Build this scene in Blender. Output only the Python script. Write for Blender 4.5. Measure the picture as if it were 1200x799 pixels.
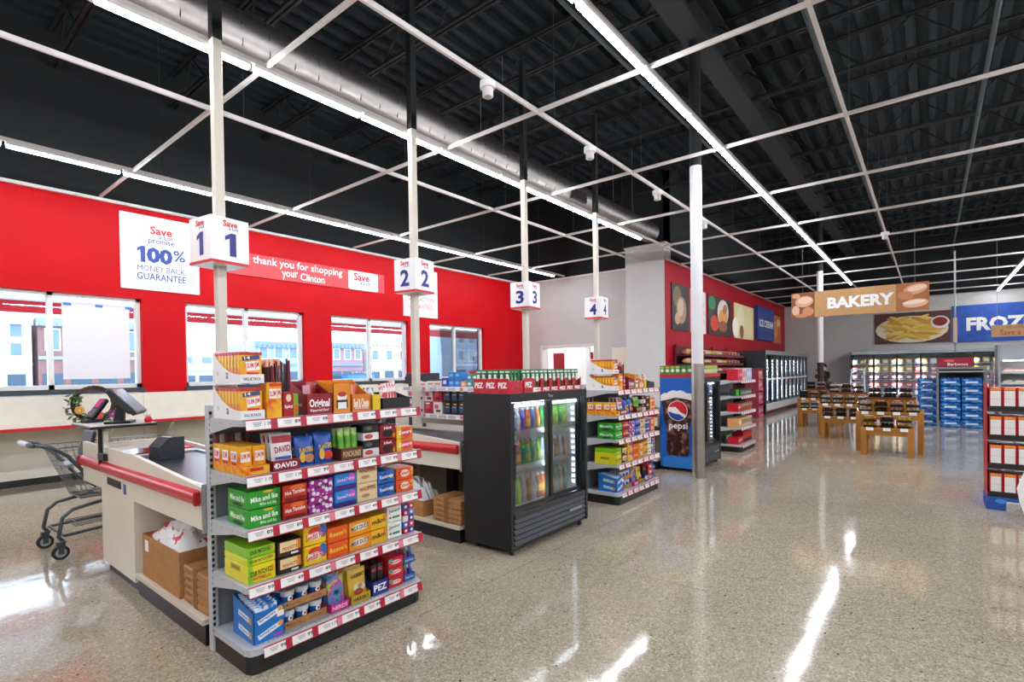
import bpy, math, random
from mathutils import Vector, Matrix
random.seed(7)
for o in list(bpy.data.objects): bpy.data.objects.remove(o)
scene = bpy.context.scene
COL = scene.collection
R = math.radians
# ------------------------------------------------------------------ camera
FPX, YAW, PIT, ROL, SHIFT = 610.165, R(38.791), R(-.672), R(.8158), 43.16
fw = Vector((math.cos(YAW)*math.cos(PIT), math.sin(YAW)*math.cos(PIT), math.sin(PIT)))
rt0 = Vector((math.sin(YAW), -math.cos(YAW), 0)); up0 = rt0.cross(fw)
rt = math.cos(ROL)*rt0 - math.sin(ROL)*up0; up = math.sin(ROL)*rt0 + math.cos(ROL)*up0
cd = bpy.data.cameras.new('camera'); cam = bpy.data.objects.new('camera', cd); COL.objects.link(cam)
cd.sensor_width = 36; cd.lens = 36*FPX/1200; cd.shift_y = SHIFT/1200; cd.clip_end = 400; cd.clip_start = .05
m3 = Matrix((rt, up, -fw)).transposed()
cam.matrix_world = Matrix.Translation((0, 0, 1.6)) @ m3.to_4x4()
scene.camera = cam
# ------------------------------------------------------------------ exposure, sky
scene.view_settings.view_transform = 'Standard'; scene.view_settings.look = 'None'
scene.view_settings.gamma = 1; scene.view_settings.use_curve_mapping = False
scene.view_settings.exposure = 0.4
LED = 64.0          # radiance of the lit strip lights
SKY = 4.8
w = bpy.data.worlds.new('overcast_sky'); scene.world = w; w.use_nodes = True
bg = w.node_tree.nodes['Background']
bg.inputs[0].default_value = (.76, .87, 1, 1); bg.inputs[1].default_value = SKY
cy = scene.cycles
cy.max_bounces = 8; cy.diffuse_bounces = 4; cy.glossy_bounces = 4; cy.transparent_max_bounces = 12; cy.transmission_bounces = 4
cy.sample_clamp_indirect = 6; cy.caustics_reflective = False; cy.caustics_refractive = False
# ------------------------------------------------------------------ materials
def lin(h):
    h = h.lstrip('#'); c = [int(h[i:i+2], 16)/255 for i in (0, 2, 4)]
    return tuple(x/12.92 if x <= .04045 else ((x+.055)/1.055)**2.4 for x in c) + (1,)
MC = {}
def mat(hexc, rough=.5, metal=0, emit=0, noise=0, scale=8, coat=0, bump=0, spec=.5):
    key = (hexc, rough, metal, emit, noise, scale, coat, bump, spec)
    if key in MC: return MC[key]
    m = bpy.data.materials.new('m_'+hexc); m.use_nodes = True; nt = m.node_tree; b = nt.nodes['Principled BSDF']
    c = lin(hexc); b.inputs['Base Color'].default_value = c
    b.inputs['Roughness'].default_value = rough; b.inputs['Metallic'].default_value = metal
    b.inputs['Specular IOR Level'].default_value = spec
    if coat: b.inputs['Coat Weight'].default_value = coat; b.inputs['Coat Roughness'].default_value = .08
    if emit: b.inputs['Emission Color'].default_value = c; b.inputs['Emission Strength'].default_value = emit
    if noise or bump:
        tc = nt.nodes.new('ShaderNodeTexCoord'); n = nt.nodes.new('ShaderNodeTexNoise'); n.inputs['Scale'].default_value = scale; n.inputs['Detail'].default_value = 6
        nt.links.new(tc.outputs['Object'], n.inputs['Vector'])
        if noise:
            r = nt.nodes.new('ShaderNodeValToRGB'); r.color_ramp.elements[0].position = .3; r.color_ramp.elements[1].position = .7
            r.color_ramp.elements[0].color = tuple(x*(1-noise) for x in c[:3])+(1,); r.color_ramp.elements[1].color = tuple(min(1, x*(1+noise)) for x in c[:3])+(1,)
            nt.links.new(n.outputs['Fac'], r.inputs[0]); nt.links.new(r.outputs[0], b.inputs['Base Color'])
        if bump:
            bp = nt.nodes.new('ShaderNodeBump'); bp.inputs['Strength'].default_value = bump; bp.inputs['Distance'].default_value = .01
            nt.links.new(n.outputs['Fac'], bp.inputs['Height']); nt.links.new(bp.outputs[0], b.inputs['Normal'])
    MC[key] = m; return m
def glass(name, tint=(1, 1, 1), refl=.9):
    m = bpy.data.materials.new(name); m.use_nodes = True; nt = m.node_tree; nt.nodes.clear()
    o = nt.nodes.new('ShaderNodeOutputMaterial'); t = nt.nodes.new('ShaderNodeBsdfTransparent'); g = nt.nodes.new('ShaderNodeBsdfGlossy'); mx = nt.nodes.new('ShaderNodeMixShader'); f = nt.nodes.new('ShaderNodeFresnel'); mu = nt.nodes.new('ShaderNodeMath')
    t.inputs[0].default_value = tint+(1,); g.inputs['Roughness'].default_value = .01; f.inputs[0].default_value = 1.45
    mu.operation = 'MULTIPLY'; mu.inputs[1].default_value = refl
    nt.links.new(f.outputs[0], mu.inputs[0]); nt.links.new(mu.outputs[0], mx.inputs[0]); nt.links.new(t.outputs[0], mx.inputs[1]); nt.links.new(g.outputs[0], mx.inputs[2]); nt.links.new(mx.outputs[0], o.inputs[0])
    return m
GLASS = glass('window_glass', (.93, .97, 1)); DGLASS = glass('door_glass', (.95, .98, 1)); CLEAR = glass('clear_plastic', (.95, .95, .95), 1.0)
def liquid(hexc):
    k = 'liq'+hexc
    if k in MC: return MC[k]
    m = mat(hexc, .12, spec=.7); MC[k] = m; return m
def floor_mat():
    m = bpy.data.materials.new('polished_concrete'); m.use_nodes = True; nt = m.node_tree; b = nt.nodes['Principled BSDF']; L = nt.links.new
    g = nt.nodes.new('ShaderNodeNewGeometry')
    def noise(s, d=5, rough=.6):
        n = nt.nodes.new('ShaderNodeTexNoise'); n.inputs['Scale'].default_value = s; n.inputs['Detail'].default_value = d; n.inputs['Roughness'].default_value = rough; L(g.outputs['Position'], n.inputs['Vector']); return n
    def ramp(src, p):
        r = nt.nodes.new('ShaderNodeValToRGB'); e = r.color_ramp.elements
        while len(e) < len(p): e.new(.5)
        for i, (q, c) in enumerate(p): e[i].position = q; e[i].color = c if isinstance(c, tuple) else lin(c)
        L(src, r.inputs[0]); return r
    def mix(a, bb, f, mode='MIX'):
        x = nt.nodes.new('ShaderNodeMix'); x.data_type = 'RGBA'; x.blend_type = mode
        if isinstance(f, float): x.inputs[0].default_value = f
        else: L(f, x.inputs[0])
        L(a, x.inputs[6]); L(bb, x.inputs[7]); return x.outputs[2]
    big = ramp(noise(.55, 6).outputs['Fac'], [(.3, '9a8d79'), (.52, 'b0a28c'), (.72, 'c0b199')])
    mid = ramp(noise(16, 6, .75).outputs['Fac'], [(.3, (.72, .72, .72, 1)), (.5, (1, 1, 1, 1)), (.72, (1.15, 1.13, 1.1, 1))])
    col = mix(big.outputs[0], mid.outputs[0], .85, 'MULTIPLY')
    v = nt.nodes.new('ShaderNodeTexVoronoi'); v.inputs['Scale'].default_value = 110; L(g.outputs['Position'], v.inputs['Vector'])
    sp = nt.nodes.new('ShaderNodeSeparateColor'); L(v.outputs['Color'], sp.inputs[0])
    agg = ramp(sp.outputs[0], [(0, '332c23'), (.08, '635746'), (.3, '998b75'), (.8, 'b5a690'), (.97, 'e0d6c5')])
    col = mix(col, agg.outputs[0], .45)
    v2 = nt.nodes.new('ShaderNodeTexVoronoi'); v2.inputs['Scale'].default_value = 22; L(g.outputs['Position'], v2.inputs['Vector'])
    s2 = nt.nodes.new('ShaderNodeSeparateColor'); L(v2.outputs['Color'], s2.inputs[0])
    k1 = ramp(v2.outputs['Distance'], [(.12, (1, 1, 1, 1)), (.2, (0, 0, 0, 1))]); k2 = ramp(s2.outputs[1], [(.9, (0, 0, 0, 1)), (.93, (1, 1, 1, 1))])
    kk = mix(k1.outputs[0], k2.outputs[0], 1.0, 'MULTIPLY')
    dk = nt.nodes.new('ShaderNodeRGB'); dk.outputs[0].default_value = lin('2e2922')
    col = mix(col, dk.outputs[0], kk)
    L(col, b.inputs['Base Color'])
    rr = ramp(noise(1.1, 4).outputs['Fac'], [(.3, (.05, .05, .05, 1)), (.7, (.11, .11, .11, 1))]); L(rr.outputs[0], b.inputs['Roughness'])
    b.inputs['IOR'].default_value = 1.6
    bp = nt.nodes.new('ShaderNodeBump'); bp.inputs['Strength'].default_value = .1; bp.inputs['Distance'].default_value = .02
    L(noise(3.0, 2).outputs['Fac'], bp.inputs['Height']); L(bp.outputs[0], b.inputs['Normal'])
    return m
def pattern(name, cols, scale, kind='voronoi', rough=.4, dist=0, sy=1, sx=1):
    """printed film or board: a procedural blotch pattern over object space"""
    m = bpy.data.materials.new(name); m.use_nodes = True; nt = m.node_tree; b = nt.nodes['Principled BSDF']; L = nt.links.new
    tc = nt.nodes.new('ShaderNodeTexCoord'); mp = nt.nodes.new('ShaderNodeMapping'); mp.inputs['Scale'].default_value = (sx, 1, sy); L(tc.outputs['Object'], mp.inputs[0])
    if kind == 'voronoi':
        n = nt.nodes.new('ShaderNodeTexVoronoi'); n.inputs['Scale'].default_value = scale; s = nt.nodes.new('ShaderNodeSeparateColor'); L(n.outputs['Color'], s.inputs[0]); out = s.outputs[0]
    elif kind == 'dist':
        n = nt.nodes.new('ShaderNodeTexVoronoi'); n.inputs['Scale'].default_value = scale; out = n.outputs['Distance']
    elif kind == 'wave':
        n = nt.nodes.new('ShaderNodeTexWave'); n.inputs['Scale'].default_value = scale; n.inputs['Distortion'].default_value = dist; out = n.outputs['Fac']
    else:
        n = nt.nodes.new('ShaderNodeTexNoise'); n.inputs['Scale'].default_value = scale; n.inputs['Detail'].default_value = 3; out = n.outputs['Fac']
    L(mp.outputs[0], n.inputs['Vector'])
    r = nt.nodes.new('ShaderNodeValToRGB'); e = r.color_ramp.elements
    while len(e) < len(cols): e.new(.5)
    for i, (p, c) in enumerate(cols): e[i].position = p; e[i].color = lin(c)
    L(out, r.inputs[0]); L(r.outputs[0], b.inputs['Base Color']); b.inputs['Roughness'].default_value = rough
    return m
def wood(h1, h2):
    return pattern('wood_'+h1, [(.2, h1), (.8, h2)], 6, 'wave', .45, 6, .15)
# ------------------------------------------------------------------ mesh builder
class MB:
    def __init__(s): s.v = []; s.f = []; s.mi = []
    def add(s, vs, fs, m=0):
        n = len(s.v); s.v += [tuple(p) for p in vs]; s.f += [tuple(i+n for i in f) for f in fs]; s.mi += [m]*len(fs); return s
    def box(s, x0, x1, y0, y1, z0, z1, bev=0, m=0):
        if bev <= 0:
            return s.add([(x0,y0,z0),(x1,y0,z0),(x1,y1,z0),(x0,y1,z0),(x0,y0,z1),(x1,y0,z1),(x1,y1,z1),(x0,y1,z1)],
                         [(0,3,2,1),(4,5,6,7),(0,1,5,4),(1,2,6,5),(2,3,7,6),(3,0,4,7)], m)
        lo = (x0,y0,z0); hi = (x1,y1,z1); vs = []; idx = {}
        for c in range(8):
            sg = [(c >> a) & 1 for a in range(3)]
            for ax in range(3):
                p = [0,0,0]
                for a in range(3):
                    e = hi[a] if sg[a] else lo[a]
                    p[a] = e if a == ax else (e-bev if sg[a] else e+bev)
                idx[(c, ax)] = len(vs); vs.append(p)
        fs = []
        ctr = Vector(((x0+x1)/2, (y0+y1)/2, (z0+z1)/2))
        def put(ids):
            a, b, c = (Vector(vs[i]) for i in ids[:3]); n = (b-a).cross(c-a); mid = sum((Vector(vs[i]) for i in ids), Vector())/len(ids)
            fs.append(tuple(ids) if n.dot(mid-ctr) >= 0 else tuple(reversed(ids)))
        for ax in range(3):
            a1, a2 = [a for a in range(3) if a != ax]
            for sgn in (0, 1):
                cs = [(sgn << ax) | (i << a1) | (j << a2) for i, j in ((0,0),(1,0),(1,1),(0,1))]
                put([idx[(c, ax)] for c in cs])
            for i, j in ((0,0),(1,0),(0,1),(1,1)):
                c0 = (i << a1) | (j << a2); c1 = c0 | (1 << ax)
                put([idx[(c0, a1)], idx[(c1, a1)], idx[(c1, a2)], idx[(c0, a2)]])
        for c in range(8): put([idx[(c, 0)], idx[(c, 1)], idx[(c, 2)]])
        return s.add(vs, fs, m)
    def cyl(s, p0, p1, r0, r1=None, n=12, m=0, caps=True):
        r1 = r0 if r1 is None else r1; p0 = Vector(p0); p1 = Vector(p1); d = (p1-p0).normalized()
        a = d.orthogonal().normalized(); b = d.cross(a); vs = []
        for p, r in ((p0, r0), (p1, r1)):
            for i in range(n):
                t = 2*math.pi*i/n; vs.append(p + a*(r*math.cos(t)) + b*(r*math.sin(t)))
        fs = [(i, (i+1) % n, n+(i+1) % n, n+i) for i in range(n)]
        if caps: fs += [tuple(range(n-1, -1, -1)), tuple(range(n, 2*n))]
        return s.add(vs, fs, m)
    def tube(s, pts, r, n=8, m=0):
        pts = [Vector(p) for p in pts]; vs = []; prev = None
        for k, p in enumerate(pts):
            d = (pts[min(k+1, len(pts)-1)]-pts[max(k-1, 0)]).normalized()
            a = d.orthogonal().normalized() if prev is None else (prev - d*prev.dot(d)).normalized()
            prev = a; b = d.cross(a)
            for i in range(n):
                t = 2*math.pi*i/n; vs.append(p + a*(r*math.cos(t)) + b*(r*math.sin(t)))
        fs = []
        for k in range(len(pts)-1):
            for i in range(n): fs.append((k*n+i, k*n+(i+1) % n, (k+1)*n+(i+1) % n, (k+1)*n+i))
        fs += [tuple(range(n-1, -1, -1)), tuple(range((len(pts)-1)*n, len(pts)*n))]
        return s.add(vs, fs, m)
    def lathe(s, prof, n=12, c=(0,0,0), m=0):
        vs = []; fs = []
        for r, z in prof:
            for i in range(n):
                t = 2*math.pi*i/n; vs.append((c[0]+r*math.cos(t), c[1]+r*math.sin(t), c[2]+z))
        for k in range(len(prof)-1):
            for i in range(n): fs.append((k*n+i, k*n+(i+1) % n, (k+1)*n+(i+1) % n, (k+1)*n+i))
        fs += [tuple(range(n-1, -1, -1)), tuple(range((len(prof)-1)*n, len(prof)*n))]
        return s.add(vs, fs, m)
    def prism(s, poly, ax, a, b, m=0):
        """poly in the two other axes (ordered x,y,z without ax), extruded from a to b"""
        def P(u, v, t): return {'x': (t, u, v), 'y': (u, t, v), 'z': (u, v, t)}[ax]
        n = len(poly); vs = [P(u, v, a) for u, v in poly]+[P(u, v, b) for u, v in poly]
        fs = [tuple(range(n-1, -1, -1)), tuple(range(n, 2*n))]+[(i, (i+1) % n, n+(i+1) % n, n+i) for i in range(n)]
        return s.add(vs, fs, m)
    def pillow(s, w, h, d, nx=6, nz=8, m=0, cx=0, cy=0, z0=0, wob=.0):
        """stuffed bag standing on its edge, crimped flat top and bottom"""
        vs = []; W = nx+1
        for side in (-1, 1):
            for j in range(nz+1):
                v = j/nz
                for i in range(nx+1):
                    u = i/nx; bul = (max(0, math.sin(math.pi*u))**.55)*(max(0, math.sin(math.pi*v))**.6)
                    pin = 1-.07*math.sin(math.pi*v)
                    vs.append((cx+(u-.5)*w*pin, cy+side*(d/2*bul+.0008)+wob*math.sin(9*u+5*v), z0+v*h))
        fs = []; o = W*(nz+1)
        for j in range(nz):
            for i in range(nx):
                a = j*W+i; fs.append((a, a+1, a+1+W, a+W)); fs.append((o+a+W, o+a+1+W, o+a+1, o+a))
        for j in range(nz):
            a = j*W; fs.append((a+W, o+a+W, o+a, a)); a += nx; fs.append((a, o+a, o+a+W, a+W))
        for i in range(nx):
            fs.append((i, o+i, o+i+1, i+1)); a = nz*W+i; fs.append((a+1, o+a+1, o+a, a))
        return s.add(vs, fs, m)
    def ell(s, c, r, nu=10, nv=6, m=0):
        vs = []; fs = []
        for j in range(nv+1):
            ph = math.pi*(j/nv-.5)
            for i in range(nu):
                t = 2*math.pi*i/nu; vs.append((c[0]+r[0]*math.cos(ph)*math.cos(t), c[1]+r[1]*math.cos(ph)*math.sin(t), c[2]+r[2]*math.sin(ph)))
        for j in range(nv):
            for i in range(nu): fs.append((j*nu+i, j*nu+(i+1) % nu, (j+1)*nu+(i+1) % nu, (j+1)*nu+i))
        return s.add(vs, fs, m)
    def mesh(s, name, mats, smooth=False):
        me = bpy.data.meshes.new(name); me.from_pydata(s.v, [], s.f)
        for m in (mats if isinstance(mats, (list, tuple)) else [mats]): me.materials.append(m)
        if any(s.mi): me.polygons.foreach_set('material_index', s.mi)
        if smooth:
            me.polygons.foreach_set('use_smooth', [True]*len(s.f))
            try: me.set_sharp_from_angle(angle=R(40))
            except Exception: pass
        me.update(); return me
    def build(s, name, mats, parent=None, smooth=False, loc=None, rot=None):
        return link(name, s.mesh(name, mats, smooth), parent, loc, rot)
def link(name, me, parent=None, loc=None, rot=None):
    o = bpy.data.objects.new(name, me); COL.objects.link(o)
    if parent is not None: o.parent = parent
    if loc is not None: o.location = loc
    if rot is not None: o.rotation_euler = rot
    return o
def tag(o, label=None, cat=None, group=None, kind=None):
    if label: o['label'] = label
    if cat: o['category'] = cat
    if group: o['group'] = group
    if kind: o['kind'] = kind
    return o
def thing(name, label, cat, loc=(0,0,0), rz=0, group=None):
    o = bpy.data.objects.new(name, None); COL.objects.link(o); o.empty_display_size = .05
    o.location = loc; o.rotation_euler = (0, 0, rz); return tag(o, label, cat, group)
def struct(name, mb, m, parent=None, label=None):
    o = mb.build(name, m, parent)
    if parent is None: o['kind'] = 'structure'
    if label: o['label'] = label
    return o
def dup(root, loc, rz=None, label=None, group=None, parent=None):
    c = root.copy(); COL.objects.link(c); c.parent = parent
    c.location = loc
    if rz is not None: c.rotation_euler = (0, 0, rz)
    if label: c['label'] = label
    if group: c['group'] = group
    for ch in root.children:
        k = ch.copy(); COL.objects.link(k); k.parent = c
        for g in ch.children:
            d = g.copy(); COL.objects.link(d); d.parent = k
    return c
# ------------------------------------------------------------------ lettering (flat print)
TC = {}
def text_mesh(s, m, bold=.012):
    k = (s, m.name, bold)
    if k in TC: return TC[k]
    if s == '1':
        me = MB().add([(x-.22, y-.5, 0) for x, y in ((.18,0),(.44,0),(.44,1),(.24,1),(0,.84),(0,.66),(.18,.76))], [(0,1,2,6), (2,3,4,5,6)]).mesh('lettering', m); TC[k] = (me, .44, 1); return TC[k]
    cu = bpy.data.curves.new('lettering', 'FONT'); cu.body = s; cu.size = 1; cu.resolution_u = 2; cu.offset = bold; cu.fill_mode = 'FRONT'
    o = bpy.data.objects.new('lettering', cu); me = bpy.data.meshes.new_from_object(o); bpy.data.objects.remove(o)
    me.materials.clear(); me.materials.append(m)
    xs = [v.co.x for v in me.vertices] or [0, 1]; ys = [v.co.y for v in me.vertices] or [0, 1]
    cx, cy_ = (min(xs)+max(xs))/2, (min(ys)+max(ys))/2
    for v in me.vertices: v.co.x -= cx; v.co.y -= cy_
    TC[k] = (me, max(xs)-min(xs), max(ys)-min(ys)); return TC[k]
def lettering(parent, s, x, y, z, w, h, m, face='F', bold=.012, tilt=0, tilt_x=0, keep=False):
    """flat print filling w by h; face F looks along -y, L along -x, T up"""
    me, tw, th = text_mesh(s, m, bold); o = link('lettering', me, parent)
    sx, sy_ = w/max(tw, 1e-4), h/max(th, 1e-4)
    if keep: sx = sy_ = min(sx, sy_)
    o.scale = (sx, sy_, 1)
    base = {'F': Matrix.Rotation(R(90)+tilt_x, 4, 'X'), 'L': Matrix.Rotation(R(-90), 4, 'Z') @ Matrix.Rotation(R(90), 4, 'X'), 'R': Matrix.Rotation(R(90), 4, 'Z') @ Matrix.Rotation(R(90), 4, 'X'), 'T': Matrix.Identity(4)}[face]
    o.rotation_euler = (base @ Matrix.Rotation(tilt, 4, 'Z')).to_euler(); o.location = (x, y, z); return o
DC = {}
def decal(parent, name, m, x, y, z, w, h, face='F', shape='rect', tilt=0, t=.0006):
    """thin printed or stuck-on patch: rect or ellipse"""
    k = (m.name, shape, name)
    if k not in DC:
        mb = MB()
        n = 20
        poly = [(-.5,-.5),(.5,-.5),(.5,.5),(-.5,.5)] if shape == 'rect' else [(.5*math.cos(2*math.pi*i/n), .5*math.sin(2*math.pi*i/n)) for i in range(n)]
        if shape == 'round':
            poly = []
            for cx, cz, a0 in ((.42,-.42,-90),(.42,.42,0),(-.42,.42,90),(-.42,-.42,180)):
                for q in range(5): a = R(a0+q*22.5); poly.append((cx+.08*math.cos(a), cz+.08*math.sin(a)))
        mb.prism(poly, 'z', 0, 1); DC[k] = mb.mesh(name, m)
    o = link(name, DC[k], parent); o.scale = (w, h, t)
    base = {'F': Matrix.Rotation(R(90), 4, 'X'), 'L': Matrix.Rotation(R(-90), 4, 'Z') @ Matrix.Rotation(R(90), 4, 'X'), 'R': Matrix.Rotation(R(90), 4, 'Z') @ Matrix.Rotation(R(90), 4, 'X'), 'T': Matrix.Identity(4)}[face]
    o.rotation_euler = (base @ Matrix.Rotation(tilt, 4, 'Z')).to_euler(); o.location = (x, y, z); return o
# common materials
WHITE = mat('f4f3f0', .4); OFFW = mat('e8e4da', .5); CREAM = mat('e4dccb', .45, noise=.03, scale=3); RED = mat('c40010', .5, noise=.04, scale=2, spec=.15); BUMPER = mat('c5121f', .3)
BLACK = mat('101113', .4); DARK = mat('1b1d20', .5); MIDG = mat('6f7478', .5); LGREY = mat('c3c5c8', .4); STEEL = mat('b9bbbd', .28, 1); BLUEINK = mat('1c3f94', .5); NAVY = mat('1d2c86', .45); REDINK = mat('d81e2c', .5); WHITEINK = mat('fbfaf7', .5); BLACKINK = mat('17171a', .5); KRAFT = mat('b07d4a', .75, noise=.12, scale=20); KRAFTD = mat('8a5f35', .75, noise=.1, scale=20)
# ================================================================== THE SETTING
T = 4.57                      # height of the hanging ceiling grid
X0, X1, Y0, YW, XF = -7.0, 28.3, -13.0, 10.7, 28.3
FLOORM = floor_mat()
fl = struct('floor', MB().box(X0, XF, Y0, YW, -.12, -.012), mat('2c2822', .9), label='polished concrete floor with saw-cut joints')
jx = [X0, -4.1, -.16, 3.77, 7.71, 11.64, 15.57, 19.5, 23.4, XF]; jy = [Y0, -9.2, -5.25, -1.3, 2.63, 6.6, YW]
for i in range(len(jx)-1):
    for j in range(len(jy)-1):
        MB().box(jx[i]+.0035, jx[i+1]-.0035, jy[j]+.0035, jy[j+1]-.0035, -.012, 0).build('slab', FLOORM, fl)
# window wall
WINS = [(-2.35, -.02), (.72, 3.05), (3.73, 6.07), (6.74, 8.99), (9.74, 11.97)]  # first window lies out of view, added to let in daylight
SZ, WZ = 1.42, 2.96
mb = MB()
mb.box(X0, 14.3, YW, YW+.3, WZ, T)
e = [X0]+[q for a in WINS for q in a]+[14.3]
for i in range(0, len(e), 2): mb.box(e[i], e[i+1], YW, YW+.3, 1.33, WZ)
wl = struct('wall_left', mb, RED, label='red painted storefront wall with windows')
MB().box(X0, 14.3, YW, YW+.3, 0, 1.33).build('wainscot', mat('ded8ca', .5, noise=.03), wl)
MB().box(X0, 14.3, YW, YW+.3, T, 7.3).build('upper_band', mat('15191b', .8), wl)
mb = MB()
for a, b in WINS: mb.box(a-.03, b+.03, YW-.05, YW+.3, 1.34, 1.42, .006)
mb.build('sill', mat('32363a', .5), wl)
struct('trim_1', MB().box(X0, 13.95, YW-.05, YW, T-.05, T), WHITE, label='white edge strip along the top of the red wall')
FRAME = mat('e6e6e4', .35)
for n, (a, b) in enumerate(WINS):
    mu = {1: 1.85, 2: 4.87, 3: 7.85, 4: 10.8}.get(n, (a+b)/2)
    mb = MB()
    for x in (a+.03, mu, b-.03): mb.box(x-.035, x+.035, YW+.1, YW+.2, SZ, WZ)
    mb.box(a, b, YW+.1, YW+.2, SZ, SZ+.07); mb.box(a, b, YW+.1, YW+.2, WZ-.05, WZ)
    wn = struct('window_%d' % (n+1), mb, FRAME)
    for x0, x1 in ((a+.065, mu-.035), (mu+.035, b-.065)):
        MB().box(x0, x1, YW+.145, YW+.153, SZ+.07, WZ-.05).build('pane', GLASS, wn)
LEDM0 = mat('f6f9ff', .4, emit=LED)
# grey wall with the way out to the vestibule
GREY = mat('cfccca', .6, noise=.03, scale=2)
mb = MB(); XG = 14.0
mb.box(XG, XG+.25, 9.95, YW, 0, T); mb.box(XG, XG+.25, 8.0, 9.95, 2.37, T); mb.box(XG, XG+.25, 5.6, 8.0, 0, T)
wv = struct('wall_back', mb, GREY, label='light grey wall beside the vestibule opening')
MB().box(XG, XG+.25, 5.6, YW, T, 7.3).build('upper_band', mat('15191b', .8), wv)
struct('trim_2', MB().box(XG-.04, XG, 6.8, YW, T-.05, T), WHITE)
mb = MB().box(XG-.05, XG+.3, 7.94, 8.02, 0, 2.43).box(XG-.05, XG+.3, 9.93, 10.01, 0, 2.43).box(XG-.05, XG+.3, 8.02, 9.93, 2.35, 2.43)
struct('door_1', mb, FRAME, label='white framed vestibule opening in the grey wall')
# vestibule beyond
mb = MB().box(XG+.25, 18.2, 10.7, 10.9, 0, 3).box(XG+.25, 18.2, 7.2, 7.3, 0, 3)
wvs = struct('wall_vestibule', mb, mat('efeeec', .6)); MB().box(XG+.25, 18.2, 7.2, 10.9, 3, 3.1).build('soffit', mat('efeeec', .6), wvs); MB().box(15, 17.5, 8.9, 9.0, 2.96, 3).build('added_ceiling_light', LEDM0, wvs)  # glowing strip added to brighten the vestibule
mb = MB().box(18.0, 18.1, 7.3, 7.5, 0, 2.7).box(18.0, 18.1, 8.75, 8.85, 0, 2.7).box(18, 18.1, 10.5, 10.7, 0, 2.7).box(18, 18.1, 7.3, 10.7, 2.6, 2.75)
vd = struct('door_2', mb, FRAME, label='glazed outer vestibule doors')
MB().box(18.04, 18.05, 7.5, 8.75, .05, 2.6).build('pane', GLASS, vd); MB().box(18.04, 18.05, 8.85, 10.5, .05, 2.6).build('pane', GLASS, vd)
for (ya, yb, lb) in ((9.5, 9.93, 'red poster panel at the window side of the vestibule opening'), (8.05, 8.5, 'red poster panel with white print at the far jamb of the vestibule opening')):
    t = thing('poster_board', lb, 'poster', (14.6, (ya+yb)/2, 0), R(-90))
    MB().box(-(yb-ya)/2, (yb-ya)/2, 0, .03, .4, 2.2).build('board', mat('b5172b', .5), t)
    MB().box(-.2, .2, -.12, .15, 0, .03).box(-.02, .02, .03, .05, .03, .6).build('stand', MIDG, t)
    if yb < 9: decal(t, 'print_panel', WHITEINK, 0, -.001, 1.85, .12, .16); decal(t, 'print_panel', mat('e08a8f'), 0, -.001, 1.3, .3, .5)
struct('door_3', MB().box(XG-.03, XG, 6.75, 7.4, 0, 2.27, .01), mat('f2e8d4', .5), label='cream painted door in the grey wall')
# pier and red wall of the food aisle
YR = 5.58
mb = MB().box(13.55, 14.0, YR, 6.72, 0, 5.0); wp = struct('wall_pier', mb, mat('dbdad8', .6, noise=.02), label='pale grey pier at the start of the red aisle wall')
MB().box(13.5, 14.0, YR-.06, 6.74, 5.0, 5.04).build('cap', mat('c9c6c4', .5), wp)
AISLER = mat('a80a20', .5, noise=.05, scale=2, spec=.2)
wr = struct('wall_aisle', MB().box(13.57, XF, YR-.02, YR+.2, 0, T), AISLER, label='red aisle wall carrying food pictures')
MB().box(14, XF, YR, YR+.2, T, 7.3).build('upper_band', mat('15191b', .8), wr)
struct('trim_3', MB().box(13.6, XF, YR-.07, YR-.02, T-.02, T+.03), mat('c9a9a6', .5))
wf = struct('wall_far', MB().box(XF, XF+.2, Y0, YR+.2, 0, T), mat('cdc9c6', .6, noise=.03), label='light grey far wall above the freezers')
MB().box(XF, XF+.2, Y0, YR+.2, T, 7.3).build('upper_band', mat('15191b', .8), wf)
struct('trim_4', MB().box(XF-.04, XF, Y0, YR-.08, T-.04, T), mat('bdbab8', .5))
struct('wall_near', MB().box(X0-.2, X0, Y0, YW+.3, 0, 7.3), mat('c4c1bd', .7))
struct('wall_right', MB().box(X0, XF+.2, Y0-.2, Y0, 0, 7.3), mat('c4c1bd', .7))
# roof deck, joists, girders
DECK = mat('131f25', .8); JOIST = mat('0f1518', .75)
mb = MB(); per = .3; y = Y0; zs = 7.1
prof = []
while y < YW+.3:
    prof += [(y, zs), (y+.1, zs), (y+.13, zs+.09), (y+.27, zs+.09)]; y += per
vs = [(X0, a, b) for a, b in prof]+[(28.4, a, b) for a, b in prof]; n = len(prof)
mb.add(vs, [(i, i+1, n+i+1, n+i) for i in range(n-1)])
ce = struct('ceiling', mb, DECK, label='black painted corrugated roof deck')
MB().box(X0, 30, Y0, 5.8, 7.22, 7.3).box(X0, 14.3, 5.8, 11, 7.22, 7.3).build('roof_slab', DECK, ce)
mbj = MB(); ya, yb = Y0, YW; zt, zb = 7.05, 6.45
for s in (-.035, .035):
    mbj.box(s-.02, s+.02, ya, yb, zt-.04, zt); mbj.box(s-.02, s+.02, ya, yb, zb, zb+.045)
y = ya; k = 0
while y < yb-.6:
    mbj.cyl((0, y, zb if k % 2 else zt-.03), (0, y+.6, zt-.03 if k % 2 else zb), .016, n=6); y += .6; k += 1
jm = mbj.mesh('joist', JOIST)
x = X0+.7
while x < XF: link('joist', jm, ce, (x, 0, 0)); x += 1.65
for y in (-8.2, 2.67): MB().box(X0, XF, y-.17, y+.17, 6.4, 6.45).box(X0, XF, y-.015, y+.015, 6.45, 7).box(X0, XF, y-.17, y+.17, 7, 7.05).build('girder', mat('24292b', .7), ce)
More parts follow.
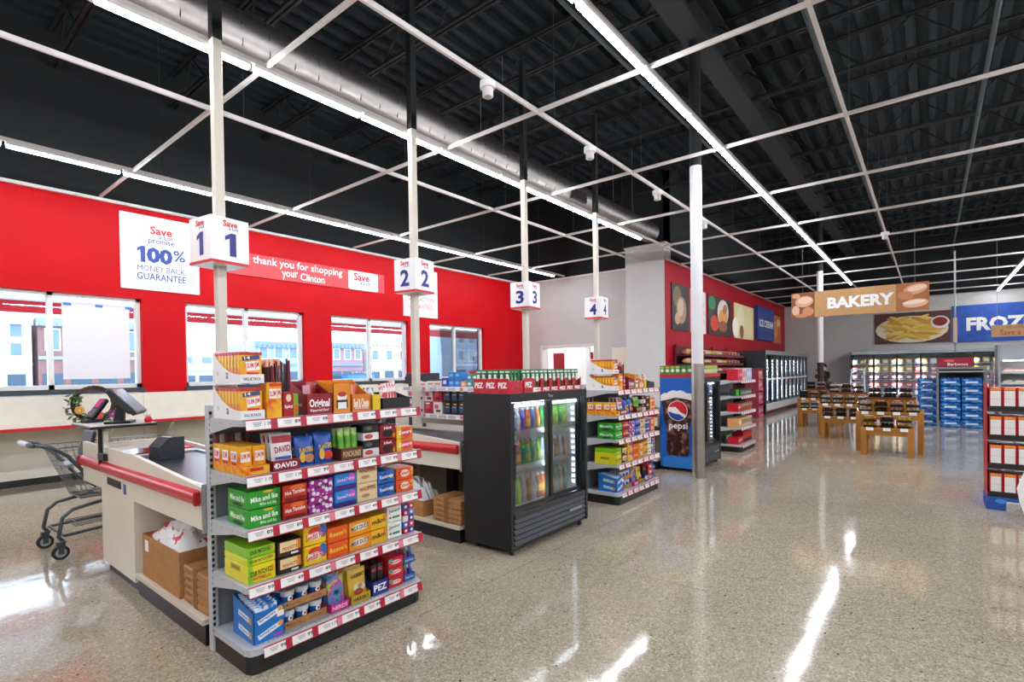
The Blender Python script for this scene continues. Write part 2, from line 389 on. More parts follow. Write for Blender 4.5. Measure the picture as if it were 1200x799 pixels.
# hanging ceiling grid
GRID = mat('e8e2df', .45)
cg = struct('trim_5', MB().box(X0, XF-.05, .755, .785, T, T+.05), GRID, label='white hanging ceiling grid rails')
for y, xa, xb in ((3.52, X0, 27.9), (6.28, X0, 13.9), (-3.5, X0, XF-.05), (-6.3, X0, XF-.05), (2.17, X0, XF-.05), (5.02, X0, 13.9), (9.0, X0, 13.9), (-2.08, X0, XF-.05)):
    MB().box(xa, xb, y-.015, y+.015, T, T+.05).build('rail', GRID, cg)
xs = [2.5+2.42*i for i in range(-3, 11)]
for x in xs:
    MB().box(x-.015, x+.015, Y0, (YW-.01 if x < 13.9 else YR-.03), T+.004, T+.046).build('cross_rail', GRID, cg)
wm = MB().cyl((0,0,T+.05), (0,0,7.1), .004, n=5).mesh('hanger_wire', mat('5a5f62', .5, 1))
for x in xs:
    for y in (.77, 3.52, 6.28, -3.5, 9.0):
        if x > 13 and y > 5: continue
        link('hanger_wire', wm, cg, (x+.35, y, 0))
# lit strip lights
LEDM = mat('f1f6ff', .4, emit=LED)
def strip(L):
    hm = MB().box(-L/2, L/2, -.03, .03, .028, .07, .004).mesh('housing', WHITE)
    dm = MB().box(-L/2+.01, L/2-.01, -.026, .026, 0, .028, .004).mesh('diffuser', LEDM); return hm, dm
LROWS = [(2.17, -6.5, 22.3, 'lit strip light in the long row over the main aisle', 'strip lights over the main aisle'),
         (5.02, -6.5, 11.0, 'lit strip light in the row above the numbered lane poles', 'strip lights over the lane poles'),
         (9.0, -6.5, 13.3, 'lit strip light in the row nearest the red window wall', 'strip lights along the window wall'),
         (-2.08, -6.5, 27.5, 'lit strip light in the row towards the frozen food sign', 'strip lights by the frozen food sign'),
         (-6.3, -6.5, 27.5, 'lit strip light in the row beyond the cereal pallet', 'strip lights over the far aisles'),
         (-10.2, -6.5, 27.5, 'lit strip light in the row along the blank side wall', 'strip lights along the blank wall')]
SL = 1.185; hm, dm = strip(SL)
for y, xa, xb, lb, gp in LROWS:
    x = 2.36+.61-1.22*7
    while x < xb:
        o = thing('strip_light', lb, 'light', (x, y, T-.072), 0, gp)
        link('housing', hm, o); link('diffuser', dm, o); x += 1.22
# spiral duct
t = thing('air_duct', 'large bare metal spiral duct above the lane lights', 'duct', (0, 6.0, 5.36))
DUCT = mat('a39d99', .42, 1, noise=.08)
MB().cyl((X0+.1, 0, 0), (13.6, 0, 0), .27, n=28).build('pipe', DUCT, t, True)
sm = MB(); pts = []
for i in range(0, int((13.5-X0)/.3*10)):
    a = 2*math.pi*i/10; pts.append((X0+.15+i*.03, .272*math.cos(a), .272*math.sin(a)))
sm.tube(pts, .009, 4).build('spiral_seam', mat('6d6865', .5, 1), t)
for x in (-3, 2, 7, 12): MB().box(x-.012, x+.012, -.28, .28, -.01, .01).cyl((x, .26, 0), (x, .26, 1.73), .006, n=5).cyl((x, -.26, 0), (x, -.26, 1.73), .006, n=5).build('hanger', MIDG, t)
MB().box(9.2, 9.75, -.29, -.2, -.18, .02).build('grille', mat('4d4c4b', .5, 1), t)
# sprinkler pipes
for y, z, r_ in ((1.25, 6.2, .035), (-.7, 6.2, .035), (7.6, 6.2, .035), (3.1, 5.6, .025)):
    o = MB().cyl((X0, y, z), (XF-.1 if y < 5 else 13.9, y, z), r_, n=10).build('sprinkler_pipe', mat('3a4042', .5, .3), None, True)
    tag(o, {1.25: 'dark sprinkler pipe over the main aisle ceiling', -.7: 'dark sprinkler pipe above the bakery sign', 7.6: 'dark sprinkler pipe between duct and window wall', 3.1: 'thin dark conduit beside the roof girder'}[y], 'pipe')
# ceiling sensors
for x, y in ((4.05, 3.52), (6.1, 3.52), (8.3, 3.52), (10.6, 3.52), (14.2, .77)):
    o = thing('ceiling_sensor', 'small white round sensor under the ceiling rail %s' % ('before the bakery sign' if y < 1 else 'over the checkout racks'), 'sensor', (x, y, T-.16), 0, None if y < 1 else 'sensors on the ceiling rail')
    MB().lathe([(.075, .09), (.08, .1), (.08, .155), (.07, .16)], 16).build('mount', WHITE, o, True)
    MB().lathe([(.045, 0), (.055, .01), (.055, .09)], 16).build('lens', mat('d8d2d0', .4), o, True)
# outside
ot = struct('ground', MB().box(-60, 160, YW+.3, 130, -.3, -.1), mat('b9bcc0', .8), label='pale street and pavement outside')
so = MB().box(X0, 18.0, YW+.3, 13.5, 3.08, 3.2); cs = struct('canopy', so, mat('e6e8ea', .6), label='white canopy with red fascia outside the windows')
MB().box(X0, 18.0, 13.4, 13.55, 2.86, 3.2).build('fascia', mat('cc1326', .5), cs)
for k, y in enumerate((11.5, 12.4)):
    for i in range(6):
        MB().box(-6+i*4.2, -3.2+i*4.2, y-.03, y+.03, 3.05, 3.08).build('canopy_light', mat('f6f9ff', .4, emit=10), cs)
MB().box(17.8, 18.3, 11, 13.4, 0, 3.08).build('end_wall', mat('e6e8ea', .6), cs)
def building(label, x0, x1, h, col, floors, bays, ww, wh, trimc, y=75, cornice=True, first=3.4, gh=2.2):
    t = thing('building', label, 'building', ((x0+x1)/2, y, -.1)); W = x1-x0
    MB().box(-W/2, W/2, 0, 12, 0, h).build('facade', col, t)
    if cornice: 
        c = MB().box(-W/2-.2, W/2+.1, -.5, 0, h-.9, h).build('cornice', trimc, t)
        for i in range(int(W/.7)): MB().box(-W/2+.1+i*.7, -W/2+.4+i*.7, -.65, -.5, h-.85, h-.45).build('bracket', trimc, c)
    MB().box(-W/2, W/2, -.25, 0, first-.35, first).build('shop_band', trimc, t)
    for f in range(floors):
        for b in range(bays):
            cx = -W/2+(b+.5)*W/bays; z = first+.75+f*(h-first-1)/floors
            o = MB().box(cx-ww/2-.12, cx+ww/2+.12, -.1, 0, z-.12, z+wh+.12).build('window', mat('eef1f3', .5), t)
            MB().box(cx-ww/2, cx+ww/2, -.13, -.1, z, z+wh).build('pane', mat('5f7788', .2), o)
    for b in range(bays):
        cx = -W/2+(b+.5)*W/bays
        o = MB().box(cx-ww*.8, cx+ww*.8, -.1, 0, .2, gh).build('shopfront', mat('31485c', .3), t)
    return t
building('white painted three-storey building with bracketed cornice across the street', -6, 11.3, 8.3, mat('e9ecee', .8), 2, 7, .9, 1.3, mat('a9b6c2', .7))
building('red-brown brick building beside the white one across the street', 11.8, 24, 8.3, mat('7d5a58', .8, noise=.12, scale=2), 1, 5, 1.1, 2.2, mat('7f95ab', .7), first=4.1)
building('low pale building standing beyond the second window', 25, 34.5, 4.6, mat('cfd8e2', .8), 1, 4, 1.2, .9, mat('8fa3b8', .7), cornice=False, first=2.6, gh=1.8)
building('grey-blue building with dark roofline beyond the second window', 35, 44, 6.6, mat('8fa1b3', .8), 1, 4, 1.1, 1.6, mat('6e7f90', .7), first=3.4)
building('dull brick corner building beyond the third window', 47, 53, 6.8, mat('94717a', .8, noise=.1, scale=2), 1, 3, 1.0, 1.6, mat('6e7f90', .7))
building('tan building with plain front beyond the third window', 54, 66, 7.4, mat('d7cdbf', .8), 1, 4, 1.2, 1.6, mat('a99f92', .7))
building('tall blue-grey building beyond the fourth window', 75, 88, 11.5, mat('8ea6c2', .8), 2, 4, 1.6, 2.0, mat('c9d6e4', .7))
t = thing('dumpster', 'blue waste container standing across the street', 'dumpster', (50, 72, -.1))
MB().prism([(-2.2, 0), (2.2, 0), (2.6, 1.5), (-2.6, 1.5)], 'y', -.9, .9).build('bin', mat('2f6fc0', .5), t); MB().box(-2.6, 2.6, -1, 1, 1.5, 1.62).build('lid', mat('2a5c9c', .5), t)
# ================================================================== WALL SIGNS, POLES, COLUMNS
def board(name, label, cat, loc, rz, w, h, m, t=.03, group=None):
    o = thing(name, label, cat, loc, rz, group); MB().box(-w/2, w/2, -t, 0, 0, h, .003).build('panel', m, o); return o
def logo(o, x, y, z, w, face='F', mred=REDINK):
    lettering(o, 'Save', x, y, z, w, w*.42, mred, face, .03)
    dx = (w*.22 if face == 'F' else 0); dy = (-w*.22 if face == 'L' else 0)
    lettering(o, 'a Lot', x+dx, y+dy, z-w*.3, w*.66, w*.22, BLUEINK, face, .012)
sg = board('guarantee_sign', 'white money back guarantee sign on the red window wall', 'sign', (3.36, YW-.002, 3.12), 0, 1.22, 1.3, WHITE)
decal(sg, 'border_panel', mat('b9c2d6'), 0, -.031, .66, .98, 1.04, shape='round'); decal(sg, 'inner_panel', WHITE, 0, -.032, .66, .96, 1.02, shape='round')
logo(sg, 0, -.034, 1.06, .34); lettering(sg, 'promise', 0, -.034, .86, .4, .12, BLUEINK)
lettering(sg, '1', -.31, -.034, .62, .12, .28, BLUEINK); lettering(sg, '00', -.03, -.034, .62, .4, .28, BLUEINK, bold=.05); lettering(sg, '%', .28, -.034, .66, .19, .2, BLUEINK)
lettering(sg, 'MONEY BACK', 0, -.034, .38, .74, .1, BLUEINK, bold=0); lettering(sg, 'GUARANTEE', 0, -.034, .24, .76, .12, BLUEINK)
sg = board('welcome_banner', 'long coral thank-you banner on the red window wall', 'banner', (6.35, YW-.002, 3.6), 0, 3.72, .46, mat('d93a40', .45))
lettering(sg, 'thank you for shopping', -.36, -.033, .33, 2.05, .2, WHITEINK, bold=.012); lettering(sg, 'your', -.6, -.033, .12, .36, .17, WHITEINK, bold=.02, tilt=.08); lettering(sg, 'Clinton', -.08, -.033, .13, .58, .16, WHITEINK, bold=.015)
decal(sg, 'logo_disc', WHITE, 1.25, -.031, .23, .84, .44, shape='round'); logo(sg, 1.2, -.033, .32, .44); lettering(sg, 'food stores', 1.25, -.033, .08, .55, .07, mat('8a93a6'), bold=0)
sg = board('satisfaction_sign', 'white satisfaction guaranteed sign high on the red window wall', 'sign', (9.42, YW-.002, 3.1), 0, 1.2, 1.28, WHITE)
logo(sg, 0, -.033, 1.0, .4); lettering(sg, 'SATISFACTION', 0, -.033, .48, .92, .12, mat('e2474f'), bold=0); lettering(sg, 'GUARANTEED.', 0, -.033, .28, .92, .12, mat('e2474f'), bold=0)
sg = thing('paper_sheet', 'blank white paper sheet taped inside the window', 'paper', (2.45, YW+.135, 1.58))
MB().box(-.45, .45, -.004, 0, 0, 1.22).build('sheet', mat('e9e7ea', .7, bump=.2, scale=3), sg)
for x in (-.38, .03, .44): MB().box(x-.05, x+.05, -.006, .006, 1.19, 1.235).build('tape', mat('3b7fd0', .5), sg)
# numbered poles
PXS = [2.0, 4.24, 6.48, 8.70]; PY = 4.92
POLEM = mat('d9d0bf', .45)
for k, x in enumerate(PXS):
    n = str(k+1); nw = ('one', 'two', 'three', 'four')[k]
    o = thing('lane_pole', ('square cream pole rising behind the candy rack by lane one', 'square cream pole between lane two belt and impulse rack', 'square cream pole carrying the lane three sign', 'square cream pole carrying the lane four sign')[k], 'pole', (x, PY, 0))
    MB().box(-.04, .04, -.04, .04, 0, T, .006).build('shaft', POLEM, o); MB().box(-.042, .042, -.042, .042, T, 6.4).build('upper_shaft', mat('14181a', .6), o); MB().box(-.07, .07, -.07, .07, 0, .012).build('base_plate', STEEL, o)
    a = .168
    s = thing('lane_sign', ('white lane sign with the blue figure one on its pole', 'white cube sign showing a blue two', 'white cube sign showing a blue three above the black cooler', 'white cube sign with blue four in front of the grey wall')[k], 'sign', (x, PY, 2.57), R(8))
    MB().box(-a, -.046, -a, a, .0, .4).box(.046, a, -a, a, 0, .4).box(-.046, .046, -a, -.046, 0, .4).box(-.046, .046, .046, a, 0, .4).build('cube', mat('fbfafa', .3), s)
    MB().box(-a-.003, a+.003, -a-.003, -a, .0, .025).box(-a-.003, a+.003, a, a+.003, .0, .025).box(-a-.003, -a, -a, a, 0, .025).box(a, a+.003, -a, a, 0, .025).build('red_edge', REDINK, s)
    for f, (px, py) in {'F': (0, -a-.002), 'L': (-a-.002, 0), 'R': (a+.002, 0)}.items():
        lettering(s, n, px, py, .17, .1 if n == '1' else .14, .2, NAVY, f, .03); logo(s, px, py, .35, .13, f)
# columns
for k, (x, y) in enumerate(((7.71, 2.68), (18.6, 2.66))):
    o = thing('column', ['round white column with steel sleeve in front of the blue cola cooler', 'round white column with wrapped base behind the bakery sign'][k], 'column', (x, y, 0))
    zs = 1.68 if k == 0 else 1.75
    MB().cyl((0, 0, zs), (0, 0, 4.57), .084, n=24).build('shaft', mat('e3e1e2', .4), o, True); MB().cyl((0, 0, 4.57), (0, 0, 6.4), .083, n=24).build('upper_shaft', mat('191d1f', .6), o, True)
    MB().cyl((0, 0, 0), (0, 0, zs), .09, n=24).build('sleeve', mat('b4aea8', .3, 1, noise=.1, scale=5) if k == 0 else mat('3c2a28', .4, .2), o, True)
# food pictures on the red wall
def picture(label, xa, xb, za, zb, m, blobs=(), txt=None, proud=.03):
    w, h = xb-xa, zb-za; o = thing('wall_picture', label, 'picture', ((xa+xb)/2, YR-.022, za)); MB().box(-w/2, w/2, -proud, 0, 0, h).build('panel', m, o)
    blob(o, w, h, blobs, -proud)
    if txt: lettering(o, txt, 0, -proud-.006, h*.5, w*.84, h*.22, WHITEINK, bold=.03)
    return o
def blob(o, w, h, blobs, y0):
    for i, (x, z, rx, rz, c, tl) in enumerate(blobs): decal(o, 'print_shape', mat(c, .5), (x-.5)*w, y0-.0006*(i+1), z*h, rx*w, rz*h, shape='ell', tilt=tl, t=.0004)
picture('food picture of dark grain bread on the red wall', 13.95, 15.2, 2.7, 4.0, mat('2b2623', .5), [(.3,.72,.5,.45,'7a6048',.5),(.55,.45,.6,.6,'a98a6d',-.4),(.5,.5,.35,.4,'d2b493',-.4),(.3,.25,.3,.25,'c7a27a',0)])
pc = picture('white text panel beside the bread picture', 15.4, 16.7, 2.7, 4.0, mat('efe6e6', .5)); 
for z in (.9, .65, .4): lettering(pc, 'fresh', .2, -.032, z, .6, .2, mat('d8838b'))
picture('food picture of tomato and stuffed bun on the red wall', 16.95, 19.4, 2.72, 4.0, mat('3a2f26', .5), [(.15,.8,.3,.35,'3c8c5a',0),(.62,.62,.5,.68,'e8ddd0',.1),(.62,.5,.4,.4,'e5a15a',0),(.25,.3,.34,.4,'d8432f',0),(.7,.72,.2,.25,'b9764d',.3),(.6,.25,.4,.3,'9a5b34',0)])
picture('food picture of pale banana slices on the red wall', 19.8, 22.4, 2.72, 4.0, mat('e9d9a0', .5), [(.3,.6,.4,.7,'f3e6bb',0),(.75,.5,.42,.9,'f0dfa6',.1),(.35,.2,.2,.4,'8b5a3c',.2),(.05,.3,.3,.6,'fbf4e0',0)])
picture('dark blue ice cream sign on the red wall', 22.7, 25.5, 2.78, 4.15, mat('21438f', .45), txt='ICE CREAM', proud=.12)
picture('food picture of orange ice cream on the red wall', 25.55, 27.3, 2.74, 4.0, mat('d9702f', .5), [(.4,.5,.6,.6,'e8923f',0),(.7,.75,.4,.3,'f4d7b0',0)])
# hanging bakery sign
sg = thing('bakery_sign', 'long hanging tan bakery sign above the cake tables', 'sign', (14.6, 1.36, 2.83), R(-90))
MB().box(-1.345, 1.345, -.02, .02, 0, .62).build('panel', pattern('kraft_print', [(.35, 'b98a58'), (.65, 'cfa06c')], 60, 'noise', .6), sg)
lettering(sg, 'BAKERY', .08, -.023, .31, 1.3, .27, WHITEINK, bold=.045)
decal(sg, 'photo_panel', mat('8a5230'), -1.09, -.0205, .31, .5, .62); decal(sg, 'photo_panel', mat('a7673a'), 1.05, -.0205, .31, .58, .62)
def sblob(o, cx, cz, w, h, bl, y0):
    for i, (x, z, rx, rz, c, tl) in enumerate(bl): decal(o, 'print_shape', mat(c, .5), cx+x*w, y0-.0006*(i+1), cz+z*h, rx*w, rz*h, shape='ell', tilt=tl, t=.0004)
sblob(sg, -1.09, .31, .5, .62, [(-.3,.38,.36,.2,'d79a74',0),(.05,.14,.8,.44,'e2a884',.1),(.08,.18,.6,.28,'f0c9ae',.1),(-.32,-.2,.34,.4,'e9b79a',0),(.22,-.26,.5,.36,'d48e62',0),(-.05,-.41,.6,.16,'d08a5c',0)], -.0215)
sblob(sg, 1.05, .31, .58, .62, [(.1,.26,.74,.36,'dba37f',.2),(.15,.3,.6,.2,'efd0b8',.2),(-.2,.05,.5,.3,'c57f55',-.2),(.1,-.24,.78,.3,'e5b18c',.08),(.05,-.2,.7,.14,'f6e0cf',.08)], -.0215)
for x in (-1.1, 1.1): MB().cyl((x, 0, .62), (x, 0, T-2.83+.01), .004, n=5).build('wire', MIDG, sg)
# frozen food sign on the far wall
sg = thing('fries_picture', 'picture of crinkle fries on the far wall', 'picture', (XF-.002, .63, 2.58), R(-90))
MB().box(-1.3, 1.3, -.04, 0, 0, 1.33).build('panel', mat('5a3026', .5), sg)
decal(sg, 'print_plate', mat('efe3c8'), -.02, -.041, .6, 2.5, 1.15, shape='ell'); sb = []
for i in range(64):
    sb.append((random.uniform(-.29, .27), random.uniform(-.34, .32), random.uniform(.26, .44), random.uniform(.08, .13), random.choice(['e9b84a', 'f2cc63', 'f7d97c', 'd99a32', 'e2aa3e']), random.uniform(-.6, .5)))
sblob(sg, 0, .66, 2.4, 1.25, sb, -.042); sblob(sg, .95, .85, 2.4, 1.25, [(0, 0, .26, .42, 'f0ece6', 0), (0, .02, .2, .3, '8e1f1c', 0)], -.082)
sg = thing('frozen_sign', 'blue frozen food sign on the far wall', 'sign', (XF-.002, -2.75, 2.55), R(-90))
MB().box(-2.05, 2.05, -.05, 0, 0, 1.5).build('panel', pattern('blue_print', [(.3, '17489f'), (.7, '2259b8')], 3, 'noise', .5), sg); lettering(sg, 'FROZEN', -.35, -.053, .72, 2.5, .55, WHITEINK, bold=.045)
sg = thing('hanging_brand_sign', 'tan hanging store brand sign above the meat case', 'sign', (17.02, -1.6, 2.27), R(-90))
MB().box(-.45, .45, -.012, .012, 0, .28).build('panel', mat('b98f63', .6), sg); lettering(sg, 'Save a Lot', 0, -.014, .1, .6, .13, mat('a33a2a')); lettering(sg, 'WELCOME TO', 0, -.014, .22, .4, .05, mat('6e4a2e'), bold=0)
for x in (-.35, .35): MB().cyl((x, 0, .28), (x, 0, T-2.27+.01), .004, n=5).build('wire', MIDG, sg)
o = thing('power_pole', 'thin grey service pole dropping to the water shelf', 'pole', (17.65, -.5, 1.93)); MB().cyl((0, 0, 0), (0, 0, T-1.95), .02, n=10).build('tube', mat('8d9196', .4, .6), o, True); MB().box(-.05, .05, -.04, .04, .25, .9, .01).build('tag_bundle', mat('c9a98f', .6), o); MB().box(-.04, .04, -.045, -.03, .5, .7).build('red_tag', REDINK, o)
# ================================================================== CANDY RACKS
RACKM = mat('b9bbbe', .4, noise=.02); RACKD = mat('8c9094', .5); STRIPR = mat('b3142f', .35); TAGM = mat('f3f0ee', .4); PINK = mat('dd7f8a', .4); TAGINK = mat('3a3a40', .6)
SHZ = [1.36, 1.06, .775, .475]; BASEZ = .14
def rack(label, x0, y0, w=1.21, shz=SHZ, tagm=TAGM, stripm=STRIPR, group=None, dep=.45):
    """shelf rack facing -y; x0 left end, y0 front line of the shelves"""
    t = thing('candy_rack', label, 'shelf rack', (x0, y0, 0)); D = dep
    sm = MB()
    for k in range(38): sm.box(-.001, .012, D-.012, D-.004, .12+k*.034, .138+k*.034)
    for x in (0, w-.03):
        u = MB().box(x, x+.03, D-.01, D+.05, 0, 1.43, .002).build('upright', RACKM, t)
        link('slot_column', sm.mesh('slot_column', BLACK), u, (x+.001, -.004, 0))
    MB().box(.03, w-.03, D+.01, D+.03, .1, 1.36).build('back_panel', mat('7d8185', .5), t)
    r = .05
    base = [(0, D), (0, r), (r*.3, r*.3), (r, 0), (w-r, 0), (w-r*.3, r*.3), (w, r), (w, D)]
    MB().prism([(a+(.01 if a < w/2 else -.01), b+.01) for a, b in base], 'z', 0, .105).build('kick_base', BLACK, t)
    MB().prism(base, 'z', .105, BASEZ).build('base_deck', RACKM, t)
    dots = MB()
    for i in range(40): dots.box(.06+i*.028, .07+i*.028, .03, .036, BASEZ, BASEZ+.0006)
    dots.build('deck_holes', MIDG, t)
    for z in shz:
        s = MB().box(.004, w-.004, .012, D-.004, z-.022, z, .002).box(.004, w-.004, .0, .014, z-.03, z+.006, .002).build('shelf', RACKM, t)
        for xx in (.0005, w-.0035): MB().prism([(.012, z-.03), (.14, z-.035), (D-.004, z-.095), (D-.004, z), (.012, z)], 'x', xx, xx+.003).build('bracket', RACKM, s)
        for yy in (.04, .16, .3, .42): MB().cyl((-.0008, yy, z-.02), (.0005, yy, z-.02), .004, n=6).build('rivet', MIDG, s)
    for z in list(shz)+[BASEZ-.008]:
        base_row = z < .2
        xa, xb = (.08, w-.02) if base_row else (.008, w-.008)
        ps = MB().prism([(-.012, z-.052), (-.006, z-.056), (.002, z+.004), (-.004, z+.006)], 'x', xa, xb).build('price_strip', stripm, t)
        ang = math.atan2(.008, .056); n = 7; pit = (xb-xa)/n; gap = .042
        if 'tag' not in DC:
            DC['tag'] = MB().prism([(-.001, -.024), (0, -.024), (0, .024), (-.001, .024)], 'x', -.5, .5).mesh('price_tag', TAGM); DC['spacer'] = MB().prism([(-.0012, -.024), (0, -.024), (0, .024), (-.0012, .024)], 'x', -.5, .5).mesh('spacer', PINK)
        for k in range(n):
            x = xa+pit*(k+.5)
            g = link('price_tag', DC['tag'], ps, (x-gap/2, -.0085, z-.024), (-ang, 0, 0)); g.scale = (pit-gap*.9, 1, 1)
            if (k+int(z*10)) % 3 == 0:
                g = link('spacer', DC['spacer'], ps, (x+pit/2-gap/2, -.0085, z-.024), (-ang, 0, 0)); g.scale = (gap*.9, 1, 1)
            lettering(ps, random.choice(['99', '99', '1 19', '49', '89']), x+pit*.16, -.0105, z-.02, .034, .02, TAGINK, 'F', .02, tilt_x=-ang)
            for q in range(3): decal(ps, 'print_line', mat('9a9a9e'), x-pit*.17, -.0104-.001*q*.6, z-.012-.008*q, .05-.008*q, .0035, t=.0002)
    return t
DESC = {}
def carton(name, desc, cat, where, x0, x1, yf, d, z, h, col, txt=None, tc='ffffff', band=None, side=None, shape='ell', group=None, th=.3, tz=.55, rough=.35, lw=.82, extra=()):
    w = x1-x0-.004; o = thing(name, (desc+' '+where).strip(), cat, ((x0+x1)/2, yf+d/2, z), 0, group)
    m = mat(col, rough) if isinstance(col, str) else col
    MB().box(-w/2, w/2, -d/2, d/2, 0, h-.002, min(.003, w*.04)).build('carton_body', m, o)
    if band: decal(o, 'print_panel', mat(band, rough), 0, -d/2, h*tz, w*.92, h*.62, shape=shape)
    for (c, fx, fz, fw_, fh, sh) in extra: decal(o, 'print_patch', mat(c, rough), fx*w, -d/2-.0007, fz*h, fw_*w, fh*h, shape=sh)
    if txt: lettering(o, txt, 0, -d/2-.0016, h*tz, w*lw, h*th, mat(tc), 'F', .025, tilt=.06)
    if side:
        if band: decal(o, 'print_panel', mat(band, rough), -w/2, 0, h*tz, d*.8, h*.6, 'L', shape)
        lettering(o, side, -w/2-.0016, 0, h*tz, d*.72, h*th*1.1, mat(tc), 'L', .025)
    return o
def bag(name, desc, cat, where, cx, cy, z, w, h, d, m, txt=None, tc='ffffff', patch=None, tilt=.0, yaw=0, group=None, tz=.55, th=.18):
    o = thing(name, (desc+' '+where).strip(), cat, (cx, cy, z), yaw, group); o.rotation_euler = (tilt, 0, yaw)
    MB().pillow(w, h, d).build('pouch', m if not isinstance(m, str) else mat(m, .25), o, True)
    if patch:
        for (c, px, pz, pw, ph, sh) in patch: decal(o, 'print_panel', mat(c, .3), px*w, -d*.53, pz*h, pw*w, ph*h, shape=sh)
    if txt: lettering(o, txt, 0, -d*.53-.002, tz*h, w*.72, h*th, mat(tc), 'F', .02, tilt=.08)
    return o
def tray(name, desc, cat, where, x0, x1, yf, d, z, h, hb, m, txt=None, tc='ffffff', inner=None, group=None, w_=.003):
    """open display box: low front, higher back and sloping sides"""
    w = x1-x0-.004; o = thing(name, (desc+' '+where).strip(), cat, ((x0+x1)/2, yf+d/2, z), 0, group); y0, y1 = -d/2, d/2
    mm = m if not isinstance(m, str) else mat(m, .45); b = MB(); b.box(-w/2, w/2, y0, y1, 0, .003).box(-w/2, w/2, y0, y0+w_, .003, h).box(-w/2, w/2, y1-w_, y1, .003, hb)
    for s in (-1, 1):
        xa = s*w/2; xb = s*(w/2-w_); pl = [(y0, .003), (y1, .003), (y1, hb), (y0+d*.45, h+(hb-h)*.35), (y0+d*.15, h)]+[(y0, h)]
        b.prism(pl, 'x', min(xa, xb), max(xa, xb))
    b.build('tray_walls', mm, o)
    if txt: lettering(o, txt, 0, y0-.0012, h*.5, w*.8, h*.5, mat(tc), 'F', .03)
    return o
def fill_rack(x0, y0, wh, second):
    """all goods of one candy rack; x0,y0 as for the rack; wh names the rack in the labels"""
    X = lambda v: x0+(v-1.24); YF = y0+.05
    tops, s2, s3, s4 = (z+.001 for z in SHZ); bz = BASEZ+.001
    W1 = 'atop the '+wh; W2 = 'on second shelf of '+wh; W3 = 'on third shelf of '+wh; W4 = 'on fourth shelf of '+wh; W5 = 'on bottom deck of '+wh
    SJ = pattern_cache('snack_print', [(.3, 'd8321f'), (.45, 'f0a21e'), (.7, 'f6c52c')], 14, 'noise')
    # --- top: two stacked white trays of meat stick packs
    for k in range(2):
        z = tops+k*.195; xa, xb = X(1.245), X(1.375); d = .34; h = .185; yf = YF
        o = thing('display_tray', ('lower', 'upper')[k]+' white curved snack tray '+W1, 'tray', ((xa+xb)/2, yf+d/2, z)); w = xb-xa
        cur = [(-d/2, 0), (d/2, 0), (d/2, h)]+[(-d/2+d*(1-q/8), .05+(h-.05)*(1-q/8)**2.2) for q in range(1, 9)]
        MB().prism(cur, 'x', -w/2, -w/2+.003).prism(cur, 'x', w/2-.003, w/2).box(-w/2+.003, w/2-.003, -d/2, -d/2+.003, 0, .05).box(-w/2+.003, w/2-.003, d/2-.003, d/2, 0, h).box(-w/2+.003, w/2-.003, -d/2, d/2, 0, .003).build('tray_walls', mat('f2f0ef', .5), o)
        lettering(o, 'VALUE PACK', 0, -d/2-.0012, .025, w*.72, .016, BLACKINK); 
        lettering(o, 'a', -w/2-.0012, -.02, .045, .03, .035, mat('4a4a4c'), 'L'); lettering(o, 'b', -w/2-.0012, .1, .06, .02, .03, mat('a0a0a4'), 'L', 0)
        for q in range(8):
            yy = yf+.012+q*.039
            p = thing('snack_pack', 'meat stick pack in the %s white tray %s' % (('lower', 'upper')[k], W1), 'snack pack', ((xa+xb)/2, yy, z+.004), 0, 'meat stick packs in the %s tray %s' % (('lower', 'upper')[k], W1))
            MB().box(-w/2+.006, w/2-.006, 0, .032, 0, .165, .003).build('pack_body', SJ, p); MB().box(-w/2+.005, w/2-.005, -.0005, .0325, .15, .167).build('red_crimp', mat('c8341f', .4), p)
            decal(p, 'side_window', mat('f4bd34', .4), -w/2+.006, .016, .11, .022, .05, 'L'); decal(p, 'side_patch', mat('e98a6a', .4), -w/2+.006, .016, .06, .024, .03, 'L', 'ell')
            if q == 0:
                decal(p, 'name_panel', mat('3a4c78'), 0, -.001, .135, w*.72, .022, tilt=.12); lettering(p, '14', -.02, -.0025, .135, .03, .018, WHITEINK, tilt=.12)
                decal(p, 'name_patch', WHITEINK, .01, -.001, .092, w*.55, .05, tilt=.12); lettering(p, 'SLIM JIM', .01, -.003, .092, w*.5, .035, REDINK, tilt=.12); decal(p, 'price_patch', REDINK, .01, -.001, .05, w*.5, .014)
    # tall carton of sticks
    o = carton('stick_carton', 'tall orange carton of meat sticks', 'carton', W1, X(1.385), X(1.475), YF, .1, tops, .2, SJ, None, extra=[('d8321f', .1, .93, .8, .08, 'rect'), ('f6f0e6', .05, .68, .75, .26, 'rect')]); lettering(o, 'SLIM JIM', .004, -.053, .135, .06, .04, REDINK, tilt=.12)
    for q in range(16):
        a = X(1.395)+(q % 6)*.014; b = YF+.02+(q//6)*.03
        p = thing('meat_stick', 'long wrapped meat stick standing in the orange carton '+W1, 'snack stick', (a, b, tops+.19), 0, 'meat sticks in the orange carton '+W1); p.rotation_euler = (random.uniform(-.08, .08), random.uniform(-.12, .05), 0)
        MB().box(-.005, .005, -.004, .004, 0, .095+random.uniform(0, .03), .001).build('wrapper', mat(random.choice(['5c1a16', '8a2a1c', '3a1612']), .35), p); MB().box(-.007, .007, -.001, .001, .095, .14).build('wrapper_end', mat(random.choice(['e59a7c', 'd86a58', 'f1c3a8']), .35), p)
    o = carton('stick_carton', 'dark red carton of spicy snack sticks', 'carton', W1, X(1.48), X(1.545), YF, .09, tops, .145, 'a51522', 'Spicy', 'ffffff', th=.16, tz=.4, extra=[('e9d2b8', 0, .75, .5, .3, 'ell')])
